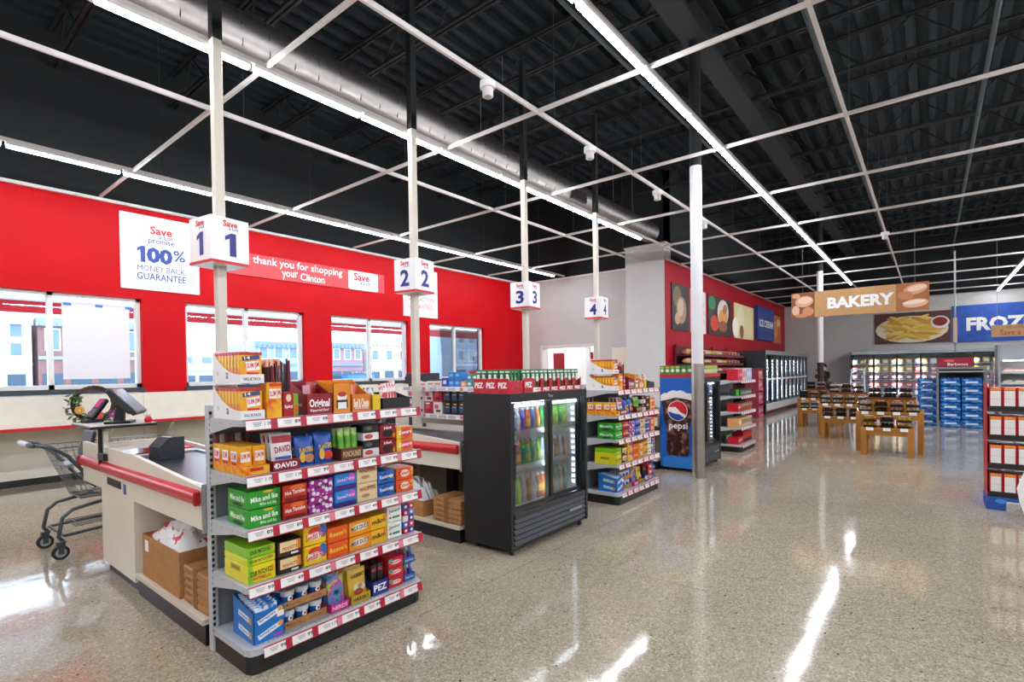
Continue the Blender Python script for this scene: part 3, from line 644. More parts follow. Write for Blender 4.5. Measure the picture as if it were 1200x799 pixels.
    for q in range(9):
        a = X(1.49)+(q % 5)*.011; b = YF+.02+(q//5)*.035
        p = thing('snack_stick', 'dark wrapped stick standing in the spicy carton '+W1, 'snack stick', (a, b, tops+.135), 0, 'sticks in the spicy carton '+W1); p.rotation_euler = (random.uniform(-.06, .06), random.uniform(-.05, .08), 0)
        MB().box(-.0045, .0045, -.004, .004, 0, .16+random.uniform(0, .04), .001).build('wrapper', mat(random.choice(['2a1416', '7a1530', 'a3163a', '1f1416']), .35), p)
    carton('snack_box', 'small green and orange snack box', 'carton', W1, X(1.56), X(1.6), YF+.05, .08, tops, .13, '8fbf3a', extra=[('e58a2e', 0, .3, .95, .4, 'rect')])
    o = tray('jerky_box', 'dark red open box of beef jerky', 'box', W1, X(1.62), X(1.79), YF, .2, tops, .125, .2, '8d1420', 'Original', 'ffffff'); lettering(o, 'Kippered Beef', 0, -.1015, .025, .12, .02, WHITEINK); lettering(o, 'Original', -.0845, .0, .06, .1, .03, mat('e8c9c0'), 'L'); 
    for q in range(3): bag('jerky_bag', 'dark red jerky pouch in the dark red box', 'snack bag', W1, X(1.665)+q*.04, YF+.06+q*.03, tops+.006, .05, .19-.02*(q == 0), .018, ['c98a92', '9c1a22', '7a1018'][q], tilt=-.12, group='jerky pouches in the dark red box '+W1)
    o = tray('jerky_box', 'orange open box with black and white print', 'box', W1, X(1.795), X(1.92), YF, .2, tops, .18, .2, 'e08a1c'); decal(o, 'print_panel', mat('f2ead8'), 0, -.1008, .1, .07, .06, shape='ell'); decal(o, 'print_panel', mat('b3262a'), 0, -.1014, .115, .06, .03, shape='ell'); decal(o, 'print_panel', mat('26262c'), 0, -.101, .055, .08, .05); decal(o, 'print_panel', mat('eeeeee'), 0, -.1016, .045, .06, .04)
    o = tray('jerky_box', 'orange open box of beef and cheese sticks', 'box', W1, X(1.925), X(2.07), YF, .2, tops, .11, .2, 'd97a1e', 'Beef & Cheese', 'fff3e0'); lettering(o, 'Snack Sticks', 0, -.1015, .025, .1, .02, WHITEINK)
    for q in range(3): bag('jerky_bag', 'orange snack pouch in the orange box', 'snack bag', W1, X(1.959)+q*.036, YF+.05+q*.03, tops+.006, .05, .17, .02, ['d98a5a', 'c7502e', 'a8482a'][q], tilt=-.12, group='pouches in the orange cheese stick box '+W1)
    tray('jerky_box', 'small yellow open snack box', 'box', W1, X(2.08), X(2.15), YF, .17, tops, .1, .12, 'e8c21c')
    for q in range(2): bag('jerky_bag', 'silver and black snack pouch in the small yellow box', 'snack bag', W1, X(2.112)+q*.006, YF+.045+q*.05, tops+.006, .052, .14, .022, pattern_cache('silver_print', [(.4, '1c1c1e'), (.55, 'd9d7d6')], 30, 'noise'), tilt=-.15, group='pouches in the small yellow box '+W1)
    tray('jerky_box', 'black open snack box with red edge', 'box', W1, X(2.16), X(2.4), YF, .17, tops, .075, .11, '1f1a1b')
    for q in range(4): bag('jerky_bag', 'red and white snack pouch leaning in the black box', 'snack bag', W1, X(2.212)+q*.045, YF+.03+q*.026, tops+.006, .075, .17+.015*(q == 3), .03, pattern_cache('redwhite_print', [(.42, 'c01524'), (.52, 'f0ecea'), (.62, 'b81626')], 16, 'noise'), tilt=-.2, yaw=.04*(q-1), group='pouches in the black box '+W1)
    # --- second shelf
    for q in range(3):
        for r_ in range(2):
            o = carton('stick_box', 'orange and yellow meat stick box', 'carton', W2, X(1.25)+r_*.076, X(1.25)+(r_+1)*.076, YF+.05+q*.11, .105, s2, .155, SJ, group='meat stick boxes '+W2, extra=[('f6f0e6', 0, .62, .7, .36, 'rect')])
            lettering(o, 'SLIM JIM', 0, -.0545, .097, .046, .035, REDINK, tilt=.1)
            if r_ == 0: decal(o, 'name_patch', WHITEINK, -.037, 0, .1, .07, .055, 'L'); lettering(o, 'SLIM', -.0385, 0, .1, .05, .035, REDINK, 'L'); decal(o, 'price_patch', REDINK, -.037, 0, .06, .06, .015, 'L')
    o = carton('stick_box', 'low orange meat stick box lying in front', 'carton', W2, X(1.25), X(1.4), YF, .045, s2, .05, SJ, extra=[('c8281f', 0, .6, .5, .35, 'rect')])
    for q in range(7): bag('snack_bag', 'dark silver pouch behind the orange boxes', 'snack bag', W2, X(1.27)+q*.03, YF+.37+.004*(q % 2), s2, .035, .2, .02, ['7a3a44', 'c9c5c6', '6a2030'][q % 3], group='dark silver pouches '+W2)
    o = tray('seed_tray', 'dark red tray of sunflower seed bags', 'tray', W2, X(1.41), X(1.575), YF, .2, s2, .06, .08, '8f1226', 'DAVID', 'ffffff'); decal(o, 'print_dot', WHITEINK, -.062, -.1012, .03, .02, .02, shape='ell')
    for q in range(3):
        bag('seed_bag', 'white and red sunflower seed bag', 'snack bag', W2, X(1.49), YF+.04+q*.05, s2+.006, .13, .2, .035, 'ece9ea', 'DAVID', 'b0182c', [('b81a2c', 0, .83, .86, .2, 'rect'), ('e7b22f', -.05, .84, .16, .1, 'ell'), ('3a62b8', 0, .3, .7, .08, 'rect')], tilt=-.15, group='sunflower seed bags '+W2)
    for q in range(4):
        bag('peanut_bag', 'blue peanut bag with yellow print', 'snack bag', W2, X(1.63)+(q % 2)*.125, YF+.05+(q//2)*.08, s2, .12, .17+.015*(q % 2), .05, '1f52b5', 'PLANTERS', 'f5cf3a', [('e9b93a', -.2, .3, .3, .35, 'ell'), (['c98a5a', 'd8322a'][q % 2], .15, .25, .5, .3, 'ell')], tilt=-.08, group='peanut bags '+W2)
    o = tray('candy_tray', 'brown tray of green nut packets', 'tray', W2, X(1.84), X(2.005), YF, .2, s2, .075, .09, '6b3322', 'PUNCHLINES', 'd8c08a')
    for q in range(6): bag('nut_bag', 'green and clear nut packet in the brown tray', 'snack bag', W2, X(1.874)+(q % 3)*.048, YF+.04+(q//3)*.06, s2+.005, .045, .19, .025, pattern_cache('green_print', [(.45, '5fae2f'), (.5, '8ccf4e'), (.6, 'c9b6a4')], 12, 'noise'), tilt=-.08, group='nut packets '+W2)
    for k in range(4): o = carton('candy_box', ('lowest', 'second', 'third', 'topmost')[k]+' black and white candy box', 'carton', W2, X(2.01), X(2.14), YF+.01, .13, s2+k*.052, .051, ['f0ecea', '1b1b1d'][k % 2], ['', ''][0], extra=[(['d9483a', '5a4a44'][k % 2], -.15, .5, .5, .6, 'ell'), ('ffffff', -.15, .5, .3, .3, 'ell')])
    for k in range(2): carton('candy_box', ('lower', 'upper')[k]+' dark red and black candy box', 'carton', W2, X(2.145), X(2.275), YF+.01, .13, s2+k*.1, .098, '8c1420', 'Hot', 'ffffff', extra=[('2a1012', 0, .35, .7, .5, 'ell'), ('e88a2a', .4, .2, .16, .3, 'rect')], tz=.75, th=.2, lw=.5)
    for k in range(2): carton('candy_box', ('lower', 'upper')[k]+' yellow and orange candy box', 'carton', W2, X(2.28), X(2.43), YF+.01, .13, s2+k*.085, .083, 'e8761e', 'Zours', 'ffffff', extra=[('f2c21c', -.36, .5, .26, 1, 'rect'), ('e04a5a', .1, .5, .55, .7, 'ell')])
    # --- third shelf
    for k in range(2):
        U = ('lower', 'upper')[k]
        o = carton('candy_box', U+' bright green fruit candy box', 'carton', W3, X(1.27), X(1.455), YF, .24, s3+k*.1, .098, '2fa02c', 'Mike and Ike', 'f4fff0', side='Mike and Ike', th=.3, extra=[('1c7a20', .42, .5, .14, .9, 'ell'), ('e8b93a', .12, .88, .3, .15, 'ell')]); lettering(o, 'Mike and Ike', .02, -.1225, .022, .09, .016, mat('dff5d8')); decal(o, 'side_panel', mat('1a4a1e'), -.0905, 0, .018, .12, .022, 'L', 'ell')
        carton('candy_box', U+' red cinnamon candy box', 'carton', W3, X(1.465), X(1.615), YF, .2, s3+k*.1, .098, 'c5281a', 'Hot Tamales', 'fff6ee', th=.24, extra=[('e8702a', .1, .8, .6, .3, 'ell'), ('7a140e', 0, .15, .9, .2, 'rect')])
        o = carton('candy_box', U+' magenta and white patterned candy box', 'carton', W3, X(1.625), X(1.785), YF, .2, s3+k*.1, .098, pattern_cache('magenta_print', [(.38, 'f4e6f2'), (.44, 'a0208c')], 34, 'dist'), 'Good & Plenty', '2a1024', th=.3, lw=.6)
        carton('candy_box', U+' blue and purple candy box', 'carton', W3, X(1.795), X(1.95), YF, .2, s3+k*.105, .103, '2a86d8', 'SweeTarts', 'f6c2ea', th=.2, tz=.62, extra=[('3a1f78', 0, .15, 1, .3, 'rect'), ('d858c0', .3, .7, .3, .5, 'ell')])
        carton('candy_box', U+' cream malt candy box with red print', 'carton', W3, X(1.96), X(2.12), YF+.01, .18, s3+k*.12, .118, 'ecd0a4', 'WHOPPERS', '9c1c2c', th=.24, tz=.68, extra=[('b98a52', -.1, .3, .4, .2, 'ell')])
        carton('candy_box', U+' blue candy box with pale print', 'carton', W3, X(2.13), X(2.27), YF+.02, .16, s3+k*.085, .083, '1d5fb8', 'Raisinets', 'e8f0ff', extra=[('e8d23a', .3, .5, .22, .3, 'ell'), ('0f2f6a', -.1, .5, .4, .6, 'ell')])
        carton('candy_box', U+' orange candy box with white burst', 'carton', W3, X(2.28), X(2.435), YF+.02, .16, s3+k*.085, .083, 'e85a1c', 'Zours', 'c8281a', extra=[('f4e0c8', 0, .5, .55, .6, 'ell'), ('f0a83a', .4, .6, .2, .6, 'ell')])
    # --- fourth shelf
    for k in range(3):
        hh = (.1, .04, .055)[k]; zz = s4+(0, .1, .14)[k]
        o = carton('sour_candy_box', ('bottom', 'middle', 'top')[k]+' yellow and green sour candy box', 'carton', W4, X(1.262), X(1.42), YF, .28, zz, hh-.001, ['e6dc1e', 'dfe02a', '86c81e'][k], 'SOUR PATCH KIDS', '1b3a14', th=.4 if k else .3, extra=[('f0c02a', .38, .6, .2, .5, 'ell'), ('7ac02a', -.4, .5, .16, .9, 'rect')])
        if k == 0: decal(o, 'side_panel', mat('b5ad2a'), -.077, 0, .07, .12, .03, 'L'); lettering(o, 'PATCH', -.078, 0, .07, .08, .014, BLACKINK, 'L')
        if k == 0: lettering(o, 'WATERMELON', 0, -.1415, .024, .1, .02, REDINK)
    for k in range(2):
        U = ('lower', 'upper')[k]
        carton('candy_box', U+' dark brown chocolate peanut box', 'carton', W4, X(1.43), X(1.575), YF, .2, s4+k*.095, .093, '33190f', 'PEANUTS', 'c0452a', th=.2, tz=.5, lw=.62, extra=[('f0d9a0', -.04, .6, .75, .6, 'rect'), ('e8762a', .36, .6, .2, .6, 'rect'), ('f4f0ea', .2, .14, .3, .12, 'rect')])
        carton('candy_box', U+' yellow fish candy box', 'carton', W4, X(1.585), X(1.735), YF, .2, s4+k*.118, .116, 'f2c418', 'Swedish Fish', 'd02030', th=.32, tz=.42, extra=[('2a6ab8', .34, .62, .34, .7, 'ell'), ('d83a2a', 0, .68, .6, .4, 'ell'), ('f4efe4', 0, .42, .74, .4, 'ell')])
        carton('candy_box', U+' deep orange peanut butter candy box', 'carton', W4, X(1.74), X(1.885), YF, .22, s4+k*.095, .093, 'ec5a14', "Reese's", 'f5d23a', th=.34)
        carton('candy_box', U+' amber caramel candy box with blue print', 'carton', W4, X(1.89), X(2.05), YF, .22, s4+k*.095, .093, 'f0961a', 'MILK DUDS', '3a2a5a', th=.3, extra=[('f4e6d0', 0, .55, .8, .5, 'ell')])
        carton('candy_box', U+' yellow candy box with dark letters', 'carton', W4, X(2.055), X(2.19), YF+.01, .2, s4+k*.095, .093, 'f2b71c', 'm&m', '4a2210', th=.34, extra=[('e07a1a', .38, .8, .24, .3, 'ell')])
        carton('candy_box', U+' white mint candy box with green print', 'carton', W4, X(2.2), X(2.325), YF+.02, .16, s4+k*.11, .108, 'eef1ec', 'Junior', '1f7a4a', th=.24, tz=.68, extra=[('c03a3a', -.3, .28, .2, .12, 'ell'), ('2f8a5a', .1, .28, .5, .14, 'rect')])
    for k in range(5):
        for r_ in range(2): carton('gum_pack', 'small red or blue chewing gum box', 'carton', W4, X(2.335)+r_*.05, X(2.385)+r_*.05, YF+.02, .12, s4+k*.042, .041, [['c8203a', '2a4a9a'], ['3a6ab8', 'd8304a'], ['e8e0e4', '2a3a8a'], ['b81a34', '4a7ac8'], ['2a4a9a', 'c8203a']][k][r_], extra=[('f0e4e6', 0, .5, .5, .5, 'ell')], group='gum boxes '+W4)
    # --- bottom deck
    BL = '1672c4'
    o = tray('bar_box', 'tall blue open box of wrapped marshmallow bars', 'box', W5, X(1.29), X(1.465), YF, .25, bz, .17, .22, BL)
    for dz, sgn in ((.06, 1), (.14, 1)):
        decal(o, 'print_panel', mat('eaf1f8'), .0, -.1255, dz-.01, .13, .028, tilt=.3); lettering(o, 'krispies', -.01, -.127, dz-.01, .09, .02, mat('1c4a9a'), tilt=.3); decal(o, 'print_panel', mat('e8a84a'), .062, -.1265, dz+.012, .03, .03, shape='ell')
        decal(o, 'print_panel', mat('eaf1f8'), -.0862, -.02, dz-.01, .15, .03, 'L', tilt=-.12); decal(o, 'print_panel', mat('d89a4a'), -.0868, -.085, dz-.018, .03, .035, 'L'); lettering(o, 'krispies', -.0875, -.01, dz-.01, .1, .02, mat('1c4a9a'), 'L', tilt=-.12)
    decal(o, 'barcode', WHITEINK, .062, -.127, .125, .04, .03); decal(o, 'print_panel', mat('d040a0'), .045, -.1265, .016, .05, .012)
    for q in range(8):
        p = bag('snack_bar', 'silver and blue wrapped bar in the blue box', 'snack bar', W5, X(1.377)+random.uniform(-.004, .004), YF+.024+q*.0275, bz+.145+.004*q, .135, .045, .017, pattern_cache('bar_print', [(.45, 'dfe9f2'), (.52, '2a7ad0')], 22, 'noise'), tilt=-.45, yaw=random.uniform(-.04, .04), group='wrapped bars in the blue box '+W5)
    for k in range(2):
        o = thing('cup_tray', ('lower', 'upper')[k]+' brown cardboard tray of cereal cups '+W5, 'tray', (X(1.61), YF+.13, bz+k*.115)); w = .27
        MB().box(-w/2, w/2, -.1, .1, 0, .003).box(-w/2, w/2, -.1, -.097, .003, .042).box(-w/2, w/2, .097, .1, .003, .042).box(-w/2, -w/2+.003, -.097, .097, .003, .042).box(w/2-.003, w/2, -.097, .097, .003, .042).build('tray_walls', KRAFT, o)
        for x in (-.07, .06): lettering(o, 'snack cup', x, -.1012, .02, .07, .012, mat('4a3018'))
        decal(o, 'print_panel', mat('2a1a0e'), -.115, -.1008, .024, .01, .012)
        for q in range(6):
            c = thing('cereal_cup', 'snack cup in %s brown tray %s' % (('lower', 'upper')[k], W5), 'cup', (X(1.61)-.087+(q % 3)*.087, YF+.083+(q//3)*.092, bz+k*.115+.0035), 0, 'snack cups '+W5)
            CUPS(c)
    tray('candy_tray', 'magenta tray of bright gummy bags', 'tray', W5, X(1.75), X(1.885), YF, .2, bz, .05, .06, 'c81f86', 'NERDS', 'f6c2e2')
    for q in range(4): bag('gummy_bag', 'blue and purple gummy candy bag', 'candy bag', W5, X(1.817), YF+.035+q*.045, bz+.005, .12, .2, .03, pattern_cache('gummy_print', [(.35, '1a1430'), (.45, '2a9ac8'), (.55, 'b82a9a'), (.62, 'a8c83a')], 14, 'noise'), tilt=-.12, group='bright gummy bags '+W5)
    tray('candy_tray', 'gold tray of gummy bear bags', 'tray', W5, X(1.895), X(2.045), YF, .2, bz, .05, .06, 'c9a422', 'HARIBO', '3a2a10')
    for q in range(4): bag('gummy_bag', 'gold gummy bear bag with dark letters', 'candy bag', W5, X(1.97), YF+.035+q*.045, bz+.005, .135, .2, .03, 'd8b23a', 'HARIBO', '1a140a', [('e8dcb0', .05, .4, .6, .3, 'ell'), ('b84a3a', .0, .27, .5, .2, 'ell'), ('d8a878', .1, .45, .3, .16, 'ell')], tilt=-.12, group='gold gummy bags '+W5, tz=.78, th=.13)
    tray('candy_tray', 'navy display box of candy dispensers', 'box', W5, X(2.055), X(2.185), YF, .2, bz, .09, .17, '1f2f86', 'PEZ', 'ffffff')
    for q in range(4): carton('dispenser_pack', 'dark candy dispenser pack in the navy box', 'pack', W5, X(2.07)+(q % 2)*.05, X(2.115)+(q % 2)*.05, YF+.03+(q//2)*.08, .03, bz+.005, .19, '241418', 'PEZ', 'd8405a', th=.1, tz=.8, group='dispenser packs in the navy box '+W5)
    for k in range(3): carton('roll_candy_box', ('bottom', 'middle', 'top')[k]+' red roll candy box with white print', 'carton', W5, X(2.195), X(2.325), YF+.01, .2, bz+k*.068, .067, 'c8202c', 'Mentos', 'd8402a', th=.26, extra=[('f0e8e0', 0, .5, .7, .4, 'ell'), ('2aa0a0', -.35, .7, .3, .4, 'ell')])
    for k in range(2):
        z = bz+k*.12
        o = thing('drink_pack_tray', ('lower', 'upper')[k]+' blue tray of squeeze candy bottles '+W5, 'tray', (X(2.385), YF+.12, z)); MB().box(-.05, .05, -.1, .1, 0, .003).box(-.05, .05, -.1, -.097, 0, .045).box(-.05, -.047, -.1, .1, 0, .045).box(.047, .05, -.1, .1, 0, .045).box(-.05, .05, .097, .1, 0, .045).build('tray_walls', mat('1f5fb8', .4), o); lettering(o, 'Push Pop', 0, -.1012, .022, .07, .018, mat('e8e23a'))
        for q in range(8):
            c = thing('candy_bottle', 'small coloured candy bottle in the %s blue tray %s' % (('lower', 'upper')[k], W5), 'candy bottle', (X(2.363)+(q % 2)*.043, YF+.045+(q//2)*.047, z+.0035), 0, 'candy bottles '+W5)
            link('bottle_body', CB[q % 4], c); link('cap', CBC[(q+1) % 4], c)
PCACHE = {}
def pattern_cache(name, cols, scale, kind, **k):
    if name not in PCACHE: PCACHE[name] = pattern(name, cols, scale, kind, .3, **k)
    return PCACHE[name]
cupb = MB().lathe([(.028, 0), (.038, .085)], 14).mesh('cup_body', mat('1f63b8', .4), True); cupw = MB().lathe([(.0383, .06), (.0395, .085), (.041, .088)], 14).mesh('rim_band', mat('d9dde4', .4), True); cupl = MB().lathe([(.042, .088), (.042, .094), (.02, .096)], 14).mesh('foil_lid', mat('b7bcc6', .3, .6), True)
def CUPS(c):
    link('cup_body', cupb, c); link('rim_band', cupw, c); link('foil_lid', cupl, c); decal(c, 'logo_patch', WHITEINK, 0, -.0355, .045, .03, .03, shape='ell'); decal(c, 'logo_patch', mat('d8304a'), .004, -.0365, .046, .016, .016, shape='ell')
CB = [MB().lathe([(.016, 0), (.018, .005), (.018, .06), (.008, .075)], 8).mesh('bottle_body', mat(c, .3), True) for c in ('8a2a7a', '2a3a9a', 'c83a6a', '4a2a6a')]; CBC = [MB().lathe([(.01, .075), (.011, .1), (.007, .11)], 8).mesh('cap', mat(c, .3), True) for c in ('e06aa0', '3aa04a', '6a7ac8', 'c8405a')]
rack('grey candy rack at the end of the lane 1 counter', 1.24, 2.80)
fill_rack(1.24, 2.80, 'lane 1 rack', False)
rack('grey candy rack between the black cooler and blue cooler', 5.53, 2.86)
fill_rack(5.53, 2.86, 'cola cooler rack', True)
# ================================================================== BLACK DRINKS COOLER
CB_ = mat('15171a', .45, bump=.15, scale=120); CBT = mat('24272b', .4)
def bottle_kit(liq, lab, cap, h=.24, r=.032, name='bottle'):
    bd = MB().lathe([(r*.85, 0), (r, .008), (r, h*.58), (r*.85, h*.7), (r*.42, h*.9), (r*.42, h*.93)], 10).mesh('bottle_body', liquid(liq), True)
    lb = MB().lathe([(r*1.02, h*.27), (r*1.02, h*.55)], 10).mesh('bottle_label', mat(lab, .35), True); cp = MB().lathe([(r*.5, h*.91), (r*.5, h)], 8).mesh('bottle_cap', mat(cap, .4), True)
    return [('bottle_body', bd), ('bottle_label', lb), ('bottle_cap', cp)]
def put_kit(kit, name, label, cat, loc, group):
    o = thing(name, label, cat, loc, 0, group)
    for n, me in kit: link(n, me, o)
    return o
def cooler(label, x0, y0, w, d, h, sidem, kits, rows, lets=True, wh='', logo_txt='True', bodym=CB_, intensity=2.2):
    t = thing('drinks_cooler', label, 'cooler', (x0, y0, 0)); F = .12
    MB().box(0, .035, 0, d, .05, h, .004).build('side_panel', sidem, t); MB().box(w-.035, w, 0, d, .05, h, .004).build('side_panel', bodym, t)
    MB().box(.035, w-.035, d-.04, d, .05, h).build('back_panel', bodym, t); MB().box(.035, w-.035, 0, d-.04, h-.08, h, .003).build('top_header', bodym, t)
    MB().box(.035, w-.035, .02, d-.04, .05, .36).build('machine_base', bodym, t)
    for k in range(5): MB().prism([(-.004, .085+k*.048), (.02, .075+k*.048), (.02, .118+k*.048), (.012, .118+k*.048)], 'x', .05, w-.05).build('louvre', CBT, t)
    MB().box(.05, w-.06, -.006, .02, .315, .36, .003).build('lower_rail', CBT, t); MB().box(w*.72, w*.9, -.0075, -.004, .2, .222).build('badge', mat('b9bcc0', .3, .8), t)
    for x in (.06, w-.1): 
        for y in (.05, d-.1): MB().cyl((x, y, 0), (x, y, .05), .02, n=10).build('foot', BLACK, t)
    lin_ = MB().box(.036, .045, F, d-.045, .37, h-.08).box(w-.045, w-.036, F, d-.045, .37, h-.08).box(.045, w-.045, d-.06, d-.041, .37, h-.08).box(.045, w-.045, F, d-.06, .361, .37)
    lin_.build('liner', mat('e9eef0', .4), t)
    MB().box(.05, w-.05, .085, .118, h-.13, h-.085).build('header_light', mat('e8f3ff', .4, emit=intensity*16), t)
    lb = MB()
    for k in range(14): lb.box(w-.055, w-.045, .13, .155, .42+k*.06, .445+k*.06)
    lb.build('led_strip', mat('dcebff', .4, emit=intensity*12), t)
    lb = MB()
    for k in range(14): lb.box(.045, .055, .12, .14, .42+k*.06, .445+k*.06)
    lb.build('led_strip', mat('dcebff', .4, emit=intensity*12), t)  # left strip added opposite the right one to brighten the inside
    mid = w*.5
    for xa, xb in ((mid+.026, mid+.05), (.053, .083)): MB().box(xa, xb, .09, .105, .42, h-.14).build('added_light_tube', mat('e8f3ff', .4, emit=intensity*22), t)  # glowing tubes added behind the door frames to brighten the bottles
    for k, (a, b, yy) in enumerate(((.05, mid+.03, .02), (mid-.03, w-.05, .05))):
        z0, z1 = .372, h-.085; f = .035
        dr = MB().box(a, a+f, yy, yy+.025, z0, z1).box(b-f, b, yy, yy+.025, z0, z1).box(a+f, b-f, yy, yy+.025, z0, z0+f).box(a+f, b-f, yy, yy+.025, z1-.012, z1).build('sliding_door', BLACK, t)
        MB().box(a+f, b-f, yy+.01, yy+.014, z0+f, z1-.012).build('pane', DGLASS, dr)
        MB().box(a+.004 if k == 0 else b-.03, a+.03 if k == 0 else b-.004, yy-.02, yy, z0+.28, z0+.6, .006).build('handle', BLACK, dr)
    if logo_txt: lettering(t, logo_txt, w*.48, -.001, h-.04, .08, .03, mat('c9ccd0'))
    shelves = rows
    for z in shelves[1:]:
        wm = MB()
        for yy in [F+.01+q*.035 for q in range(int((d-.07-F)/.035))]: wm.box(.046, w-.046, yy, yy+.004, z-.006, z-.002)
        wm.box(.046, w-.046, F+.005, F+.012, z-.006, z+.03).box(.046, w-.046, F+.005, F+.012, z+.034, z+.04)
        wm.build('wire_shelf', mat('dfe3e6', .4), t)
        for k in range(8): decal(t, 'price_card', mat('e8e4da'), .14+k*(w-.2)/8, F+.004, z+.012, .06, .04)
    n = int((w-.14)/.078)
    for ri, z in enumerate(shelves):
        for q in range(n):
            for dd in range(2):
                kt = kits[(ri*5+q//2+(q*7) % 3) % len(kits)]
                put_kit(kt[0], 'bottle', '%s on the %s shelf %s' % (kt[1], ('bottom', 'second', 'third', 'top')[ri if ri < len(shelves)-1 else 3], wh), 'bottle', (x0+.095+q*.078, y0+F+.06+dd*.085, z+.001), '%s on shelf %s %s' % (kt[1], 'abcd'[ri], wh))
    return t
KITS = [(bottle_kit('2fae4a', '1c7a3a', '2a9a44'), 'green soda bottle'), (bottle_kit('a8d83a', 'd8e23a', '3aa04a'), 'lime yellow soda bottle'), (bottle_kit('2a1410', '8a1a1c', 'd8d8dc'), 'dark cola bottle'), (bottle_kit('c9d8e4', 'e4e9ee', 'e8eef2'), 'clear water bottle'), (bottle_kit('b8601c', 'd8a83a', 'e6e6e8'), 'amber tea bottle'), (bottle_kit('3a66b8', '22408c', 'e6e6ea'), 'blue label bottle'), (bottle_kit('d8742a', 'e8c04a', 'e8e8ea'), 'orange juice bottle'), (bottle_kit('1f6a5a', '2a8a6a', '22a055'), 'dark green soda bottle')]
CX, CYF = 3.46, 2.81
cooler('black two-door drinks cooler between the candy racks', CX, CYF, 1.28, .56, 1.41, CB_, KITS, [.372, .70, 1.02], wh='inside the black cooler')
# green and red dispenser packs standing in starry red trays on the cooler
PZ = pattern('starry_red', [(.12, 'f6eaea'), (.18, 'c3132b')], 55, 'dist', .45)
pkb = MB().box(-.031, .031, -.012, .012, 0, .205, .003).mesh('card', mat('0f6b3a', .35)); pkw = MB().ell((0, -.013, .118), (.02, .012, .03), 8, 6).ell((0, -.016, .15), (.016, .01, .014), 8, 5).mesh('blister_figure', mat('efe9e2', .4), True); pkr = MB().box(-.016, .016, -.02, -.011, .015, .092, .002).mesh('dispenser_stem', mat('7a2a26', .35)); pkt = MB().box(-.0312, .0312, -.0128, .0128, .172, .206).mesh('card_header', mat('12814a', .35)); pkc = MB().box(-.025, .025, -.0135, -.0122, .178, .19).mesh('header_print', mat('e9dfe0', .4))
def pez_tray(x, y, rz, wide, label, group, plabel, pgroup, price=False):
    w_ = .138; o = thing('dispenser_tray', label, 'tray', (x, y, 1.411), rz, group); h = .13 if wide else .045; sd = .11
    MB().box(-w_/2+.001, w_/2-.001, -.1, .1, 0, .003).box(-w_/2+.001, w_/2-.001, -.1, -.097, .003, h).box(-w_/2+.001, -w_/2+.004, -.097, .1, .003, sd).box(w_/2-.004, w_/2-.001, -.097, .1, .003, sd).box(-w_/2+.004, w_/2-.004, .097, .1, .003, sd).box(-w_/2+.001, -w_/2+.022, -.1, -.097, h, max(h+.001, .125)).box(w_/2-.018, w_/2-.001, -.1, -.097, h, max(h+.001, .125)).build('tray_walls', PZ, o)
    lettering(o, 'PEZ', 0, -.1012, .07 if wide else .023, .1, .05 if wide else .03, WHITEINK, bold=.04)
    if price: decal(o, 'price_card', WHITEINK, -.04, -.103, .022, .07, .04); lettering(o, '1 49', -.03, -.105, .022, .04, .02, BLACKINK)
    c, s = math.cos(rz), math.sin(rz)
    for q in range(6):
        lx, ly = (-.032 if q % 2 else .032), -.064+(q//2)*.05
        p = thing('dispenser_pack', plabel, 'pack', (x+c*lx-s*ly, y+s*lx+c*ly, 1.4145), 0, pgroup); p.rotation_euler = (Matrix.Rotation(rz+random.uniform(-.03, .03), 3, 'Z') @ Matrix.Rotation(-.05, 3, 'X')).to_euler()
        for n_, me in (('card', pkb), ('blister_figure', pkw), ('dispenser_stem', pkr), ('card_header', pkt), ('header_print', pkc)): link(n_, me, p)
for k in range(7):
    pez_tray(CX+.293+k*.1385, CYF+.115, 0, k == 0, 'starry red candy dispenser tray %s on the black cooler' % ('with tall front panel' if k == 0 else 'with a price card' if k == 1 else 'with low front'), None if k < 2 else 'red dispenser trays on the black cooler', 'green carded dispenser in a %s red tray on the black cooler' % ('tall fronted' if k == 0 else 'price carded' if k == 1 else 'low fronted'), 'carded dispensers, tray %s' % ('tall' if k == 0 else 'priced' if k == 1 else 'low'), k == 1)
for k in range(3):
    pez_tray(CX+.115, CYF+.09+k*.1385, R(-90), True, 'starry red dispenser tray facing the checkout on the black cooler', 'red trays facing the checkout', 'green carded dispenser in a red tray facing the checkout', 'carded dispensers facing the checkout')
# ================================================================== BLUE COLA COOLER
COLA = pattern('cola_ice', [(.25, '120a0a'), (.5, '3a1a16'), (.62, '8a5a4a'), (.75, 'd8a878')], 9, 'noise', .3)
pc_ = cooler('black cooler with blue cola panel beside the steel column', 8.0, 2.83, 1.26, .56, 1.47, mat('1560b8', .35, noise=.12, scale=3), KITS[3:6]+KITS[2:3], [.372, .63, .885, 1.14], wh='inside the cola cooler', logo_txt='', intensity=1.2)
def side_prism(name, m, poly, t_=.001, x=-.001):
    return MB().prism(poly, 'x', x-t_, x).build(name, m, pc_)
